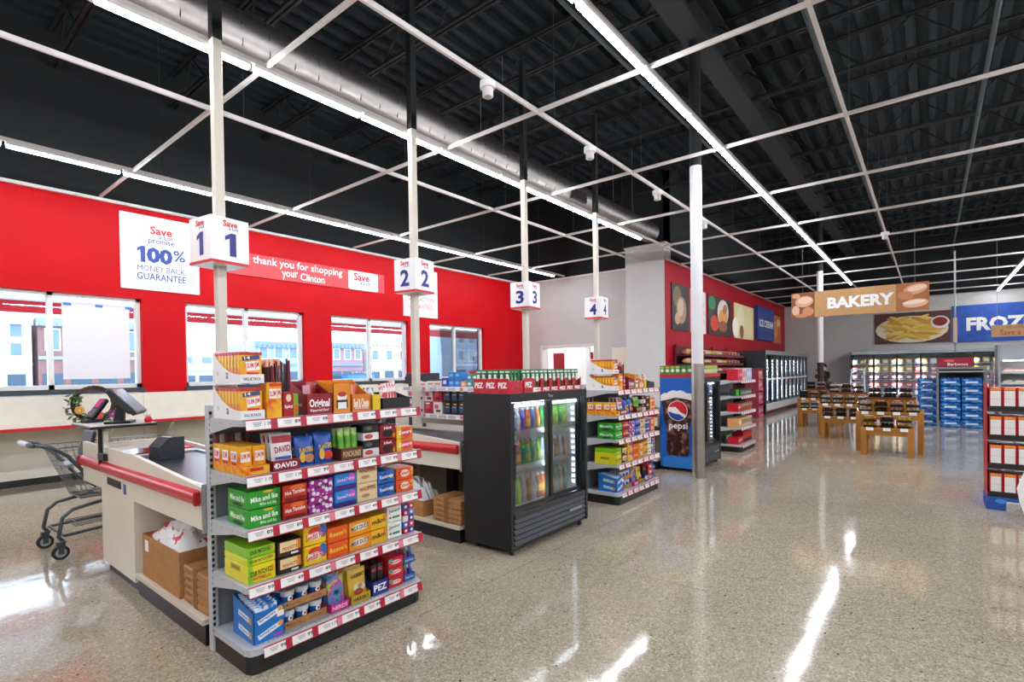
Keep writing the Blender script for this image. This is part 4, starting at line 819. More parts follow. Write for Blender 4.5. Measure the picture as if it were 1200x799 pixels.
# local y runs away from the aisle: front edge y=0, so the picture reads from high y to low y
side_prism('glass_picture', COLA, [(.53, 1.15), (.49, .8), (.44, .68), (.46, .3), (.42, .24), (.12, .24), (.08, .3), (.1, .68), (.05, .8), (.02, 1.15)])
foam = [(.545, 1.1)]+[(.545-.53*q/10, 1.19+.012*math.sin(q*2.2)+.08*math.sin(math.pi*q/10)) for q in range(11)]+[(.015, 1.1)]
side_prism('foam_picture', mat('f0ece8', .5), foam+[(.1, 1.13), (.3, 1.16), (.44, 1.12)], .001, -.0022)
side_prism('water_picture', mat('2f83d6', .35), [(.52, .05), (.04, .05), (.04, .25), (.2, .21), (.36, .24), (.52, .2)], .001, -.0018)
cyy, czz, rr_ = .27, .95, .16
def disc(y0, z0, a0, a1, n=16, r=rr_): return [(y0+r*math.cos(R(a0+(a1-a0)*i/n)), z0+r*math.sin(R(a0+(a1-a0)*i/n))) for i in range(n+1)]
side_prism('logo_disc', mat('f5f4f4', .35), disc(cyy, czz, 0, 360, 28)[:-1], .001, -.0035)
side_prism('logo_red', mat('d8202c', .35), disc(cyy, czz, 20, 205, 16, .15)+[(cyy-.05, czz-.02), (cyy+.03, czz+.06)], .001, -.0046)
side_prism('logo_blue', mat('1c50a4', .35), disc(cyy, czz, 225, 355, 14, .15)+[(cyy+.05, czz-.045), (cyy-.03, czz-.055)], .001, -.0046)
lettering(pc_, 'pepsi', -.006, .26, .7, .3, .13, WHITEINK, 'L', .02)
o = thing('display_strip', 'red cardboard strip around the top of the cola cooler', 'sign strip', (8.0, 2.83, 1.471)); MB().box(0, 1.26, 0, .004, 0, .055).box(0, .004, .004, .56, 0, .055).build('band', mat('c01a28', .45), o)
for q in range(14):
    for r_ in range(2):
        o = carton('mint_box', 'green and yellow candy box on top of the cola cooler', 'carton', '', 8.02+q*.085, 8.1+q*.085, 2.86+r_*.1, .09, 1.472, .19, ['3f8a4a', '9ab83a'][int(q > 6)], extra=[('e9e4c8', 0, .5, .75, .35, 'ell'), ('d8c03a', 0, .85, .8, .14, 'rect')], group='candy boxes on the cola cooler')
        if q == 0: decal(o, 'side_panel', mat('e9e4c8'), -.0385, 0, .11, .06, .05, 'L', 'ell')
for q in range(4):
    o = carton('mint_box', 'green candy box along the panel side of the cola cooler', 'carton', '', 8.02, 8.1, 3.06+q*.085, .08, 1.472, .19, '3f8a4a', extra=[('e9e4c8', 0, .5, .75, .35, 'ell')], group='candy boxes along the cola panel'); decal(o, 'side_panel', mat('e9e4c8'), -.0385, 0, .11, .06, .05, 'L', 'ell'); decal(o, 'side_panel', mat('d8b83a'), -.0385, 0, .16, .06, .02, 'L')
# ================================================================== CHECKOUT COUNTERS
BELT = mat('23262e', .32, noise=.15, scale=4); LAMW = mat('e2d9c8', .4, noise=.02)
def counter(label, x0, wh):
    """lane counter: customer side at x0 facing -x, running along y"""
    t = thing('checkout_counter', label, 'counter', (x0, 3.32, 0)); L = 2.62; W = .7
    MB().prism([(0, .70), (L, .68), (L, 1.03), (1.25, 1.03), (0, .95)], 'x', 0, .03).build('side_panel', LAMW, t)
    MB().prism([(0, .70), (L, .68), (L, 1.0), (0, .93)], 'x', W-.03, W).build('side_panel', LAMW, t)
    MB().box(.03, W-.03, 0, .03, .70, .93).build('end_panel', LAMW, t); MB().box(.03, W-.03, L-.03, L, .68, 1.0).build('end_panel', LAMW, t)
    MB().box(.03, W-.03, .03, L-.03, .70, .72).build('under_panel', LAMW, t)
    MB().box(.05, W-.1, .06, 1.75, .9, .94, .01).build('conveyor_belt', BELT, t); MB().box(.03, .05, .04, 1.75, .9, .952).box(W-.1, W-.03, .04, 1.75, .9, .955).build('belt_rail', STEEL, t)
    MB().box(.03, W-.03, 1.75, L-.03, .92, .955, .004).build('scanner_deck', mat('c9cacb', .3, .7), t); MB().box(.16, .5, 1.85, 2.2, .955, .962, .002).build('scanner_glass', mat('12151a', .1), t)
    MB().box(W-.028, W-.003, .3, 1.2, .94, 1.01).build('far_rail', LAMW, t); MB().box(W-.2, W-.04, 1.9, 2.5, .956, .963).build('red_card', mat('c8283a', .4), t)
    bp = MB()
    for i in range(9):
        a = R(-90+180*i/8)
    prof = [(0, -.045)]+[(-.035*math.cos(R(a)), .045*math.sin(R(a))) for a in range(-80, 81, 20)]+[(0, .045)]
    bp.prism([], 'y', 0, 0) if False else None
    vs = []; n = len(prof)
    for (yy, zz) in ((.02, .885), (L, .862)): vs += [(px, yy, zz+pz) for px, pz in prof]
    bp.add(vs, [tuple(range(n)), tuple(range(2*n-1, n-1, -1))]+[(i, n+i, n+(i+1) % n, (i+1) % n) for i in range(n)])
    bp.build('bumper', BUMPER, t, True); MB().box(-.04, 0, -.0, .02, .845, .93, .008).box(-.04, 0, L, L+.02, .815, .905, .008).build('bumper_cap', mat('a30f1c', .35), t)
    MB().box(0, .025, -.018, 0, .68, .97, .003).build('end_trim', STEEL, t)
    MB().box(.0, .62, 1.23, 2.05, .09, .69).build('pedestal', LAMW, t); MB().box(.04, .6, 1.23, 2.04, 0, .09).build('pedestal_kick', BLACK, t)
    MB().box(.0, .62, .02, 1.23, .13, .16).build('low_deck', mat('d5cbb8', .5), t); MB().box(.02, .6, .03, 1.23, 0, .13).build('deck_kick', BLACK, t)
    MB().box(.6, .62, .03, 1.23, .16, .70).build('rear_panel', mat('8f8877', .6), t); MB().box(.45, .53, .55, .65, .16, .7).build('support_leg', BLACK, t)
    MB().box(-.008, 0, 1.52, 1.86, .74, .8, .003).build('scale_display', BLACK, t); MB().box(-.002, 0, 1.4, 1.46, .715, .79).build('blue_sticker', mat('2a4aa0', .4), t)
    # post and shelf for the till equipment
    MB().box(-.004, .03, 1.95, 2.15, .9, 1.19).build('post_plate', LAMW, t); MB().cyl((-.02, 1.98, .84), (-.02, 1.98, 1.19), .014, n=10).build('post', BLACK, t); MB().box(-.035, -.005, 1.84, 2.0, .93, .985, .004).build('post_clamp', BLACK, t)
    MB().box(-.12, .34, 1.82, 2.4, 1.19, 1.21, .004).build('equipment_shelf', BLACK, t); MB().box(-.115, .335, 1.825, 2.395, 1.21, 1.216).build('shelf_mat', mat('cfcac2', .5), t)
    return t
PL = [x-.04-.74 for x in PXS]
LB = ['cream checkout counter with red bumper and open carton shelf beside the shopping cart', 'cream checkout counter with red bumper behind the black drinks cooler', 'cream checkout counter hidden behind the candy rack by the cola cooler', 'cream checkout counter behind the blue cola cooler']
c1 = counter(LB[0], 1.22, ''); cts = [c1]+[dup(c1, (x, 3.4, 0), 0, LB[i+1]) for i, x in enumerate((3.44, 5.68, 7.92))]
def till(x0, y0, n):
    o = thing('till_monitor', 'tilted dark touch screen monitor over the %s checkout counter' % n, 'monitor', (x0+.13, y0+1.98, 1.217), R(63)); 
    MB().box(-.1, .1, -.08, .1, 0, .02, .005).build('base', BLACK, o); MB().prism([(-.02, .02), (.05, .02), (.02, .2), (-.03, .2)], 'x', -.03, .03).build('stand', DARK, o)
    s = MB().box(-.19, .19, -.02, .02, -.14, .14, .008).build('screen_shell', mat('26292e', .4), o, loc=(0, -.04, .18), rot=(R(-42), 0, 0)); MB().box(-.17, .17, -.0215, -.02, -.12, .12).build('screen', mat('0c0f14', .12), s); MB().box(-.08, .08, .02, .055, -.1, .1, .01).build('rear_hump', mat('3a3d42', .45), s)
    o = thing('card_terminal', 'black card terminal with pink screen on the %s checkout counter' % n, 'card terminal', (x0-.02, y0+2.26, 1.217), R(-75))
    s = MB().box(-.05, .05, -.02, .02, 0, .2, .01).build('shell', BLACK, o, loc=(0, 0, .03), rot=(R(-35), 0, 0)); MB().box(-.037, .037, -.0215, -.02, .11, .185).build('screen', mat('a03a78', .2, emit=.6), s); MB().box(-.035, .035, -.0225, -.02, .02, .09).build('keypad', mat('55585c', .5), s); MB().box(-.05, .05, -.05, .08, 0, .03, .005).build('foot', DARK, o)
    o = thing('receipt_printer', 'dark receipt printer standing on the %s checkout counter' % n, 'printer', (x0+.3, y0+1.5, .942), R(-80)); MB().prism([(-.09, 0), (.1, 0), (.1, .17), (-.02, .17), (-.09, .1)], 'x', -.08, .08).build('case', mat('2b2f33', .45), o); MB().box(-.06, .06, .0, .012, .171, .174).build('paper_slot', WHITEINK, o); decal(o, 'label_patch', WHITEINK, -.0815, .04, .13, .05, .05, 'L')
    o = thing('cable', 'black cable looped behind the %s checkout monitor' % n, 'cable', (x0+.05, y0+2.2, 1.217)); MB().tube([(0, 0, .006), (.03, -.03, .07), (.08, -.02, .11), (.12, -.05, .06), (.13, -.1, .006)], .006, 6).build('cord', BLACK, o, True)
till(1.22, 3.32, 'first'); till(3.44, 3.4, 'second'); till(5.68, 3.4, 'third')
o = thing('trinket', 'small red and white figure on the lane 1 shelf', 'ornament', (1.5, 5.16, 1.217)); MB().lathe([(.025, 0), (.03, .03), (.015, .05)], 10).build('body', REDINK, o, True); MB().ell((0, 0, .065), (.02, .02, .02)).build('head', mat('d8d4d0', .4), o, True)
# things under counter 1
def open_box(label, x, y, z, w, d, h, rz=0, flaps=False, sticker=False):
    o = thing('cardboard_box', label, 'box', (x, y, z), rz); MB().box(-w/2, w/2, -d/2, d/2, 0, .004).box(-w/2, w/2, -d/2, -d/2+.004, .004, h).box(-w/2, w/2, d/2-.004, d/2, .004, h).box(-w/2, -w/2+.004, -d/2+.004, d/2-.004, .004, h).box(w/2-.004, w/2, -d/2+.004, d/2-.004, .004, h).build('box_walls', KRAFT, o)
    if flaps: MB().box(-w/2-.06, -w/2, -d/2, d/2, h-.05, h-.046).build('flap', KRAFTD, o)
    if sticker: decal(o, 'sticker', WHITEINK, -w/2, d*.42-.03, h*.5, .07, .08, 'L')
    return o
open_box('lower brown carton under the lane 1 counter', 1.42, 4.13, .161, .34, .7, .15); open_box('upper brown carton holding plastic bags under lane 1', 1.42, 4.13, .312, .34, .7, .15, 0, False, True)
def bag_pile(name, label, loc, w, d, h, m, seed, extra=None):
    random.seed(seed); o = thing(name, label, 'plastic bag', loc); n, k = 14, 12; vs = []; fs = []
    for j in range(k+1):
        for i in range(n+1):
            u, v = i/n-.5, j/k-.5; q = max(0, 1-(2*u)**4)*max(0, 1-(2*v)**4); vs.append((u*w, v*d, h*q*(.6+.75*random.random())))
    vs += [(-w/2, -d/2, 0)]
    for j in range(k):
        for i in range(n): a = j*(n+1)+i; fs.append((a, a+1, a+n+2, a+n+1))
    MB().add(vs[:-1], fs).build('film', m, o, True)
    return o
bp_ = bag_pile('plastic_bag', 'crumpled white carrier bags with red print in the carton', (1.42, 4.13, .425), .32, .66, .12, pattern('bag_print', [(.0, 'ecebea'), (.55, 'ecebea'), (.57, 'c8202c'), (.7, 'c8202c')], 9, 'noise', .35), 3); 
def bag_bundle(label, x, y, z, n=5, w=.3, d=.36, g=None):
    for k in range(n):
        o = thing('paper_bag_bundle', ('lowest', 'second lowest', 'middle', 'second highest', 'topmost')[k]+' '+label, 'paper bags', (x, y, z+k*.047), 0, g); MB().box(-w/2, w/2, -d/2, d/2, 0, .045, .008).build('folded_bags', KRAFT, o); MB().box(-w/2-.001, w/2+.001, -.03, .03, -.0, .0462).build('band', KRAFTD, o); lettering(o, 'bags', -w/2-.0015, .1, .022, .08, .02, mat('5c3c1e'), 'L')
bag_bundle('bundle of folded brown paper bags beside the carton of carrier bags', 1.42, 3.55, .161, 5, .32, .38, 'paper bag bundles at lane 1')
bag_bundle('bundle of folded brown paper bags on the low deck behind the black cooler', 3.62, 3.62, .161, 5, .3, .38, 'paper bag bundles at lane 2')
open_box('brown carton of film under the lane 2 counter', 3.62, 4.25, .161, .3, .6, .16); bag_pile('plastic_bag', 'white plastic film bulging over the lane 2 carton', (3.62, 4.25, .3), .28, .56, .16, mat('dedfe0', .3), 5); random.seed(11)
# impulse shelf over lane 2
t = thing('impulse_rack', 'white two-level impulse rack beside the lane 2 belt', 'shelf rack', (4.32, 3.82, 0)); 
for y in (.02, 1.42): MB().box(.24, .28, y-.02, y+.02, 0, 1.5).build('post', RACKM, t)
MB().box(.22, .24, 0, 1.45, .95, 1.46).build('back_panel', mat('d8d6d2', .5), t)
for z in (1.43, 1.1):
    s = MB().box(0, .24, 0, 1.45, z-.02, z, .002).build('shelf', mat('e6e2da', .4), t); ps = MB().box(-.006, 0, 0, 1.45, z-.05, z+.004).build('price_strip', TAGM, t)
    for k in range(9): decal(ps, 'price_tag', PINK if k % 4 == 2 else mat('c8c4d4'), -.0065, .08+k*.16, z-.024, .12 if k % 4 != 2 else .05, .036, 'L')
IW = 'on the top shelf of the lane 2 impulse rack'; y = 3.52
def icart(desc, y, w, z, h, col, grp, d=.12, x=4.34, extra=None, txt=None, tc='ffffff'):
    o = thing('small_box', desc, 'carton', (x+d/2, y+w/2, z), 0, grp); MB().box(-d/2, d/2, -w/2+.001, w/2-.001, 0, h-.002, .002).build('carton_body', mat(col, .35), o)
    for (c, fy, fz, fw_, fh, sh) in (extra or []): decal(o, 'print_patch', mat(c, .35), -d/2, fy*w, fz*h, fw_*w, fh*h, 'L', sh)
    if txt: lettering(o, txt, -d/2-.0014, 0, h*.5, w*.7, h*.3, mat(tc), 'L')
    return o
for k in range(2):
    for q in range(2):
        icart('yellow gum box %s' % IW, 3.86+q*.06, .058, 1.431+k*.075, .073, 'e8b82a', 'yellow gum boxes on the lane 2 rack', extra=[('f6ecd0', 0, .5, .6, .4, 'ell')])
        icart('green and teal gum box %s' % IW, 3.99+q*.085, .083, 1.431+k*.075, .073, ['3fa05a', '4a9ab0'][q], 'green gum boxes on the lane 2 rack', extra=[('e6f0ea', 0, .5, .6, .45, 'ell')])
        icart('sky blue gum box %s' % IW, 4.26+q*.1, .098, 1.431+k*.09, .088, '2a82d0', 'blue gum boxes on the lane 2 rack', extra=[('7ac0ea', 0, .55, .6, .4, 'ell')])
    icart('white gum box %s' % IW, 4.58+k*.13, .125, 1.431, .07, 'efe6e0', 'white gum boxes on the lane 2 rack', extra=[('d88a80', 0, .5, .7, .3, 'rect')])
    icart('white mint box lying %s' % IW, 4.85+k*.12, .115, 1.431, .06, 'f0eae6', 'white mint boxes on the lane 2 rack', extra=[('e05a5a', 0, .5, .6, .25, 'rect')])
icart('red capped green gum jar box %s' % IW, 4.02, .1, 1.582, .035, 'c8202c', None); icart('salmon gum box %s' % IW, 4.17, .085, 1.431, .07, 'e89a7a', None, extra=[('f6d8c8', 0, .5, .6, .5, 'ell')]); icart('dark blue mint box %s' % IW, 4.47, .1, 1.431, .11, '2a4ab0', None, extra=[('e4e8f4', 0, .5, .5, .4, 'rect')])
for k in range(2):
    for q in range(6):
        icart('black battery pack on the lower shelf of the lane 2 impulse rack', 3.85+q*.12, .11, 1.101+k*.15, .145, '14171e', 'battery packs on the lane 2 rack', .03, 4.36, [('3a4a64', 0, .35, .7, .35, 'rect'), ('e8b03a', -.1, .85, .5, .12, 'rect'), ('8aa0b8', 0, .6, .6, .12, 'rect')])
    for q in range(4):
        icart('pink and white carded item on the lower shelf of lane 2 impulse rack', 4.6+q*.16, .15, 1.101+k*.15, .145, ['efe4e4', 'c8203a', 'e8d8d4', 'f0eceb'][(q+k) % 4], 'carded items on the lane 2 rack', .03, 4.36, [('d8607a', .1, .6, .5, .4, 'ell'), ('5a3a34', -.1, .25, .5, .2, 'rect'), ('ffffff', .1, .85, .5, .1, 'rect')])
o = thing('till_tower', 'dark grey till cabinet standing beyond the lane 2 belt', 'till', (4.85, 5.5, 0)); MB().box(-.12, .15, -.16, .16, 0, 1.45, .01).build('cabinet', mat('30333a', .5), o); MB().box(-.14, .17, -.18, .18, 1.45, 1.6, .01).build('till_head', mat('26292d', .45), o); MB().box(-.2, -.14, -.12, .12, 1.48, 1.56).build('screen', BLACK, o)
# ================================================================== PACKING SHELF, WREATH, CART
t = thing('packing_shelf', 'long cream packing shelf with red edge along the window wall', 'shelf', (0, 9.72, 0)); L0, L1 = -5.9, 12.6
MB().box(L0, L1, 0, .82, .88, .915, .003).build('worktop', mat('ded6c8', .4), t); MB().box(L0, L1, -.012, 0, .875, .918, .003).build('red_edge', BUMPER, t)
MB().box(L0, L1, .82, .9, .1, 1.33).build('back_board', mat('dcd5c6', .5, noise=.03), t); MB().box(L0, L1, .8, .88, 0, .1).build('kick_board', BLACK, t)
for x in (-4, -1.5, .2, 2.4, 3.2, 5.2, 7.7, 10.2, 12.4): MB().prism([(.82, .3), (.82, .875), (.08, .875), (.1, .83), (.7, .42)], 'x', x-.015, x+.015).build('bracket', mat('c9c4b8', .5), t)
for x in range(-5, 13, 2): MB().box(x-.003, x+.003, .817, .8205, .1, 1.33).build('board_seam', mat('a9a294', .6), t)
t = thing('wreath', 'twig wreath with green leaves and red flower on the packing shelf', 'wreath', (2.2, 10.0, .918)); 
for k in range(7):
    pts = []
    for i in range(33):
        a = 2*math.pi*i/32; q = .25+.022*math.sin(a*5+k*1.3); pts.append((q*math.cos(a), .02*math.cos(a*4+k*2), .28+q*math.sin(a)))
    MB().tube(pts, .014, 6).build('twig_ring', mat(['4a2f20', '5c3c28', '3a2418'][k % 3], .8), t, True)
lf = MB(); random.seed(4)
for i in range(170):
    a = R(random.uniform(140, 320)); q = random.uniform(.18, .36); c = Vector((q*math.cos(a), random.uniform(-.1, .02), .28+q*math.sin(a)))
    if c.z < .01: c.z = random.uniform(.01, .1)
    d1 = Vector((random.uniform(-1, 1), random.uniform(-1, 1), random.uniform(-.3, 1))).normalized()*.05; d2 = d1.orthogonal().normalized()*.018
    lf.add([c-d1, c+d2, c+d1, c-d2], [(0, 1, 2, 3)])
tag(lf.build('foliage', mat('3c5c2a', .6, noise=.3, scale=20), t), kind='stuff')
fm = MB()
for i in range(8): a = 2*math.pi*i/8; fm.ell((.06*math.cos(a), 0, .06*math.sin(a)), (.045, .012, .045), 8, 5)
for px, pz, m in ((-.02, .1, 'd83a2a'), (.2, .12, '8a2a6a'), (-.2, .2, 'c8902a')): fm.build('flower', mat(m, .5), t, True, (px, -.13, pz), None).scale = (1, 1, 1) if px == -.02 else (.6, .6, .6)
def cart(loc, rz):
    t = thing('shopping_cart', 'dark grey wire shopping cart beside the lane 1 counter', 'shopping cart', loc, rz); G = mat('4b5558', .4, .5)
    # local: x forward, y width
    fr = MB()
    for s in (-1, 1):
        y = s*.25
        fr.tube([(-.12, y, 1.02), (-.02, y, 1.0), (.1, y, .9), (.3, y*.98, .62), (.42, y*.95, .52), (.36, y*.95, .46), (.12, y, .42), (.05, y, .36), (.02, y*1.02, .2), (.06, y*1.02, .14)], .016, 8)
        fr.tube([(.06, y*1.02, .2), (.5, y*.9, .22), (.95, y*.7, .23)], .014, 8); fr.tube([(.36, y*.95, .46), (.5, y*.9, .44), (.55, y*.88, .4), (.56, y*.88, .22)], .013, 8)
    fr.tube([(.06, -.25, .2), (.06, .25, .2)], .012); fr.tube([(.95, -.175, .23), (.95, .175, .23)], .012)
    fr.build('frame', G, t, True)
    MB().tube([(-.12, -.25, 1.02), (-.14, -.22, 1.02), (-.14, .22, 1.02), (-.12, .25, 1.02)], .02, 8).build('handle_bar', G, t, True); MB().cyl((-.142, -.14, 1.02), (-.142, .14, 1.02), .026, n=10).build('handle_grip', mat('c8c0c8', .4), t, True)
    bk = MB()
    def rim(z): 
        u = (z-.5)/.48; return .02+.18*(1-u), .78+.2*u, .19+.05*u
    for z in (.5, .58, .66, .74, .82, .9, .98):
        xa, xb, hw = rim(z); rr = .007 if z > .97 or z < .51 else .0028
        bk.tube([(xa, -hw, z), (xb, -hw*.8, z), (xb, hw*.8, z), (xa, hw, z), (xa, -hw, z)], rr, 5)
    for i in range(19):
        u = i/18
        for s in (-1, 1):
            a0, b0, h0 = rim(.5); a1, b1, h1 = rim(.98); bk.tube([(a0+(b0-a0)*u, s*h0*(1-.2*u), .5), (a1+(b1-a1)*u, s*h1*(1-.2*u), .98)], .0025, 4)
    for i in range(10):
        v = i/9*2-1; a0, b0, h0 = rim(.5); a1, b1, h1 = rim(.98)
        bk.tube([(a0, v*h0, .5), (b0, v*h0*.8, .5)], .0028, 4); bk.tube([(b0, v*h0*.8, .5), (b1, v*h1*.8, .98)], .0025, 4); bk.tube([(a0, v*h0, .5), (a1, v*h1, .98)], .0025, 4)
    bk.build('basket', mat('7c8688', .35, .8), t)
    MB().box(-.015, .015, -.15, .15, -.12, .12, .01).build('seat_flap', mat('1f2427', .45), t, loc=(.3, 0, .98), rot=(0, R(14), 0)); MB().box(.08, .28, -.17, .17, .8, .81).build('seat_plate', mat('8f989c', .4, .5), t)
    lr = MB()
    for i in range(7): y = -.18+i*.06; lr.tube([(.15, y, .25), (.9, y*.8, .26)], .004, 4)
    for x in (.2, .45, .7): lr.tube([(x, -.22, .25), (x, .22, .25)], .005, 4)
    lr.build('lower_rack', G, t)
    for x, y in ((.03, -.26), (.03, .26), (.9, -.18), (.9, .18)):
        c = MB().box(x-.03, x+.03, y-.03, y+.03, .1, .16, .006).box(x-.02, x+.02, y-.032, y-.024, .05, .11).box(x-.02, x+.02, y+.024, y+.032, .05, .11).build('caster', mat('4a5154', .4, .5), t)
        MB().cyl((x, y-.018, .062), (x, y+.018, .062), .062, n=18).build('wheel', mat('1a1c1d', .6), c, True); MB().cyl((x, y-.02, .062), (x, y+.02, .062), .04, n=14).build('hub', mat('a9aeb0', .4, .3), c, True)
cart((1.02, 6.25, 0), R(2))
# ================================================================== RACK BEYOND THE COLA COOLER
rack('small shelf rack with pink price strips past the blue cooler', 10.4, 2.80, 1.05, [1.37, 1.07, .77, .47])
def row(where, grp, z, specs, yf, d=.2):
    for (n, desc, x0, x1, h, col, txt, tc, ex) in specs:
        w = (x1-x0)/n
        for k in range(n): carton('goods_box', desc, 'carton', where, x0+k*w, x0+(k+1)*w, yf, d if (x1-x0)/n > .05 else .05, z+.001, h, col, txt, tc, extra=ex, group=(desc+' '+where) if n > 1 else None)
G3 = 'past the cola cooler'
row('atop the rack '+G3, '', 1.37, [(1, 'large red wrapped gift box', 10.42, 10.75, .22, 'c81a30', 'Lindt', 'e8a0a8', [('e06070', .1, .5, .7, .3, 'ell')]), (3, 'white and pink upright snack box', 10.76, 11.03, .23, 'e4c8cc', None, 'ffffff', [('c83a4a', 0, .5, .5, .6, 'ell')]), (3, 'pale blue upright snack box', 11.04, 11.42, .24, '9ab8d8', None, 'ffffff', [('e8eef6', 0, .5, .5, .5, 'ell')])], 2.86)
row('on second shelf '+G3, '', 1.07, [(1, 'bright green small box', 10.5, 10.54, .13, '3ac82a', None, 'ffffff', ()), (9, 'dark green and white snack packet', 10.62, 11.42, .13, '3a4a34', None, 'ffffff', [('b8c8a8', 0, .4, .7, .5, 'ell')])], 2.87)
row('on third shelf '+G3, '', .77, [(1, 'wide red chocolate box', 10.42, 10.62, .16, 'c8152a', 'KitKat', 'ffffff', ()), (9, 'small brown and red chocolate box', 10.64, 11.42, .16, '8a5a3a', None, 'ffffff', [('c83a2a', 0, .3, .8, .3, 'rect'), ('e8d0a8', 0, .7, .5, .3, 'ell')])], 2.86)
row('on fourth shelf '+G3, '', .47, [(1, 'wide cream and orange biscuit box', 10.42, 10.68, .17, 'e8a868', None, 'ffffff', [('f4e0c8', 0, .5, .7, .6, 'ell')]), (6, 'cream biscuit box with dark window', 10.7, 11.42, .17, 'e0c09a', None, 'ffffff', [('2a1a14', 0, .55, .5, .5, 'rect')])], 2.86)
row('on bottom deck '+G3, '', .14, [(1, 'wide red dispenser box', 10.46, 10.78, .14, 'c8152a', 'PEZ', 'ffffff', ()), (7, 'glossy red candy box', 10.8, 11.42, .2, 'b81220', None, 'ffffff', [('e84a4a', 0, .6, .7, .3, 'ell'), ('2a0a0c', 0, .2, .9, .3, 'rect')])], 2.87)
for k in range(4):
    o = thing('carded_dispenser', 'black and white carded dispenser in the bottom red box past the cooler', 'pack', (10.5+k*.071, 3.1, .141), 0, 'carded dispensers past the cola cooler')
    for n_, me in (('card', pkb), ('blister_figure', pkw), ('dispenser_stem', pkr)): link(n_, me, o)
# ================================================================== BREAD RACK
t = thing('bread_rack', 'dark red bread rack against the red aisle wall', 'shelf rack', (14.1, 4.95, 0)); L = 4.6; RR = mat('6a1420', .5)
for x in (0, L/3, 2*L/3, L): MB().box(x-.02, x+.02, .52, .58, 0, 2.3).build('upright', RR, t)
BZ = [.3, .66, 1.02, 1.5, 1.75, 2.0]
for z in BZ: MB().box(0, L, .0, .55, z-.03, z, .002).box(0, L, -.01, 0, z-.05, z+.03).build('shelf', RR, t)
MB().box(0, L, .56, .6, .1, 2.25).build('back_panel', mat('5a1018', .6), t)
for z in (1.64, 1.89, 2.14): MB().box(0, L, -.012, -.008, z-.01, z+.0).build('guard_wire', RR, t)
bread = []
for i, (c, l) in enumerate((('d8a060', 'e8e0d0'), ('c98a4a', 'd83a2a'), ('e4c08a', 'f0ead8'), ('b87a3e', 'e8c83a'), ('d8964a', '3a4aa8'), ('dd7a2a', 'e8a040'))):
    b = MB()
    prof = [(0, .0), (.01, .04), (.05, .06), (.25, .062), (.31, .058), (.33, .02), (.38, .03), (.39, .0)]
    b.pillow(.165, .16, .34, 6, 6, 0)
    bread.append((b.mesh('loaf_bag', mat(c, .3, noise=.12, scale=14), True), MB().box(-.05, .05, -.178, -.14, .04, .11, .004).mesh('bag_print', mat(l, .3))))
for r_, z in enumerate(BZ[3:]):
    nn = 26
    for k in range(nn):
        i = (k//3+r_*2) % 4 if k < 18 else 4+(k % 2)
        o = thing('bread_loaf', 'bagged loaf of bread on the %s shelf of the dark red rack' % ('third highest', 'second highest', 'top')[r_], 'bread', (14.2+k*.171, 5.2, z+.001), 0, 'bagged loaves on the %s bread shelf' % ('third highest', 'second highest', 'top')[r_]); link('loaf_bag', bread[i][0], o); link('bag_print', bread[i][1], o)
# black basket tower and pink stack before the freezers
t = thing('wire_stand', 'black wire stand of dark packs beside the freezer end', 'stand', (18.95, 4.9, 0)); MB().box(-.2, .2, .3, .34, 0, 2.0).box(-.2, -.17, -.05, .3, 0, 1.95).build('frame', BLACK, t)
for z in (.2, .6, 1.0, 1.4, 1.72): MB().box(-.2, .2, -.08, .3, z, z+.02).box(-.2, .2, -.1, -.08, z, z+.1).build('basket', BLACK, t)
for z in (.22, .62, 1.02, 1.42, 1.74):
    for k in range(3): 
        o = thing('dark_pack', 'dark snack pack on the black wire stand', 'pack', (18.85+k*.12, 4.98, z+.001), 0, 'dark packs on the wire stand'); MB().pillow(.1, .2, .06).build('pouch', mat(['241a18', '4a2a20', '2a2a2e'][k], .3), o, True); decal(o, 'print_panel', mat('d8d0c4'), 0, -.034, .1, .06, .05, shape='ell')
t = thing('pink_stand', 'tall pink display stand beside the freezers', 'stand', (18.35, 4.32, 0)); PK = mat('c8566e', .5)
MB().box(-.3, -.27, 0, .42, 0, 1.6).box(.27, .3, 0, .42, 0, 1.6).box(-.27, .27, .4, .42, 0, 1.6).build('side_walls', mat('a83a4e', .5), t)
for z in (.06, .5, .92, 1.3): MB().box(-.27, .27, 0, .4, z-.03, z).box(-.27, .27, -.01, 0, z-.05, z+.02).build('shelf', PK, t)
for z in (.06, .5, .92, 1.3):
    for k in range(4):
        for j in range(2):
            o = thing('pink_box', 'pink candy box on the tall pink stand', 'carton', (18.15+k*.135, 4.4+j*.15, z+.001), 0, 'pink boxes on the pink stand'); MB().box(-.06, .06, -.06, .06, 0, .3 if z < 1.2 else .22, .004).build('carton_body', mat(['c23a5a', 'd86a80', 'b02a44', 'c8505f'][(k+j) % 4] if z < 1.2 else 'b8744a', .4), o); decal(o, 'print_panel', mat('ecc0c8'), 0, -.061, .15, .08, .1, shape='ell'); decal(o, 'print_panel', mat('ecc0c8'), -.061, 0, .15, .08, .1, 'L', shape='ell')
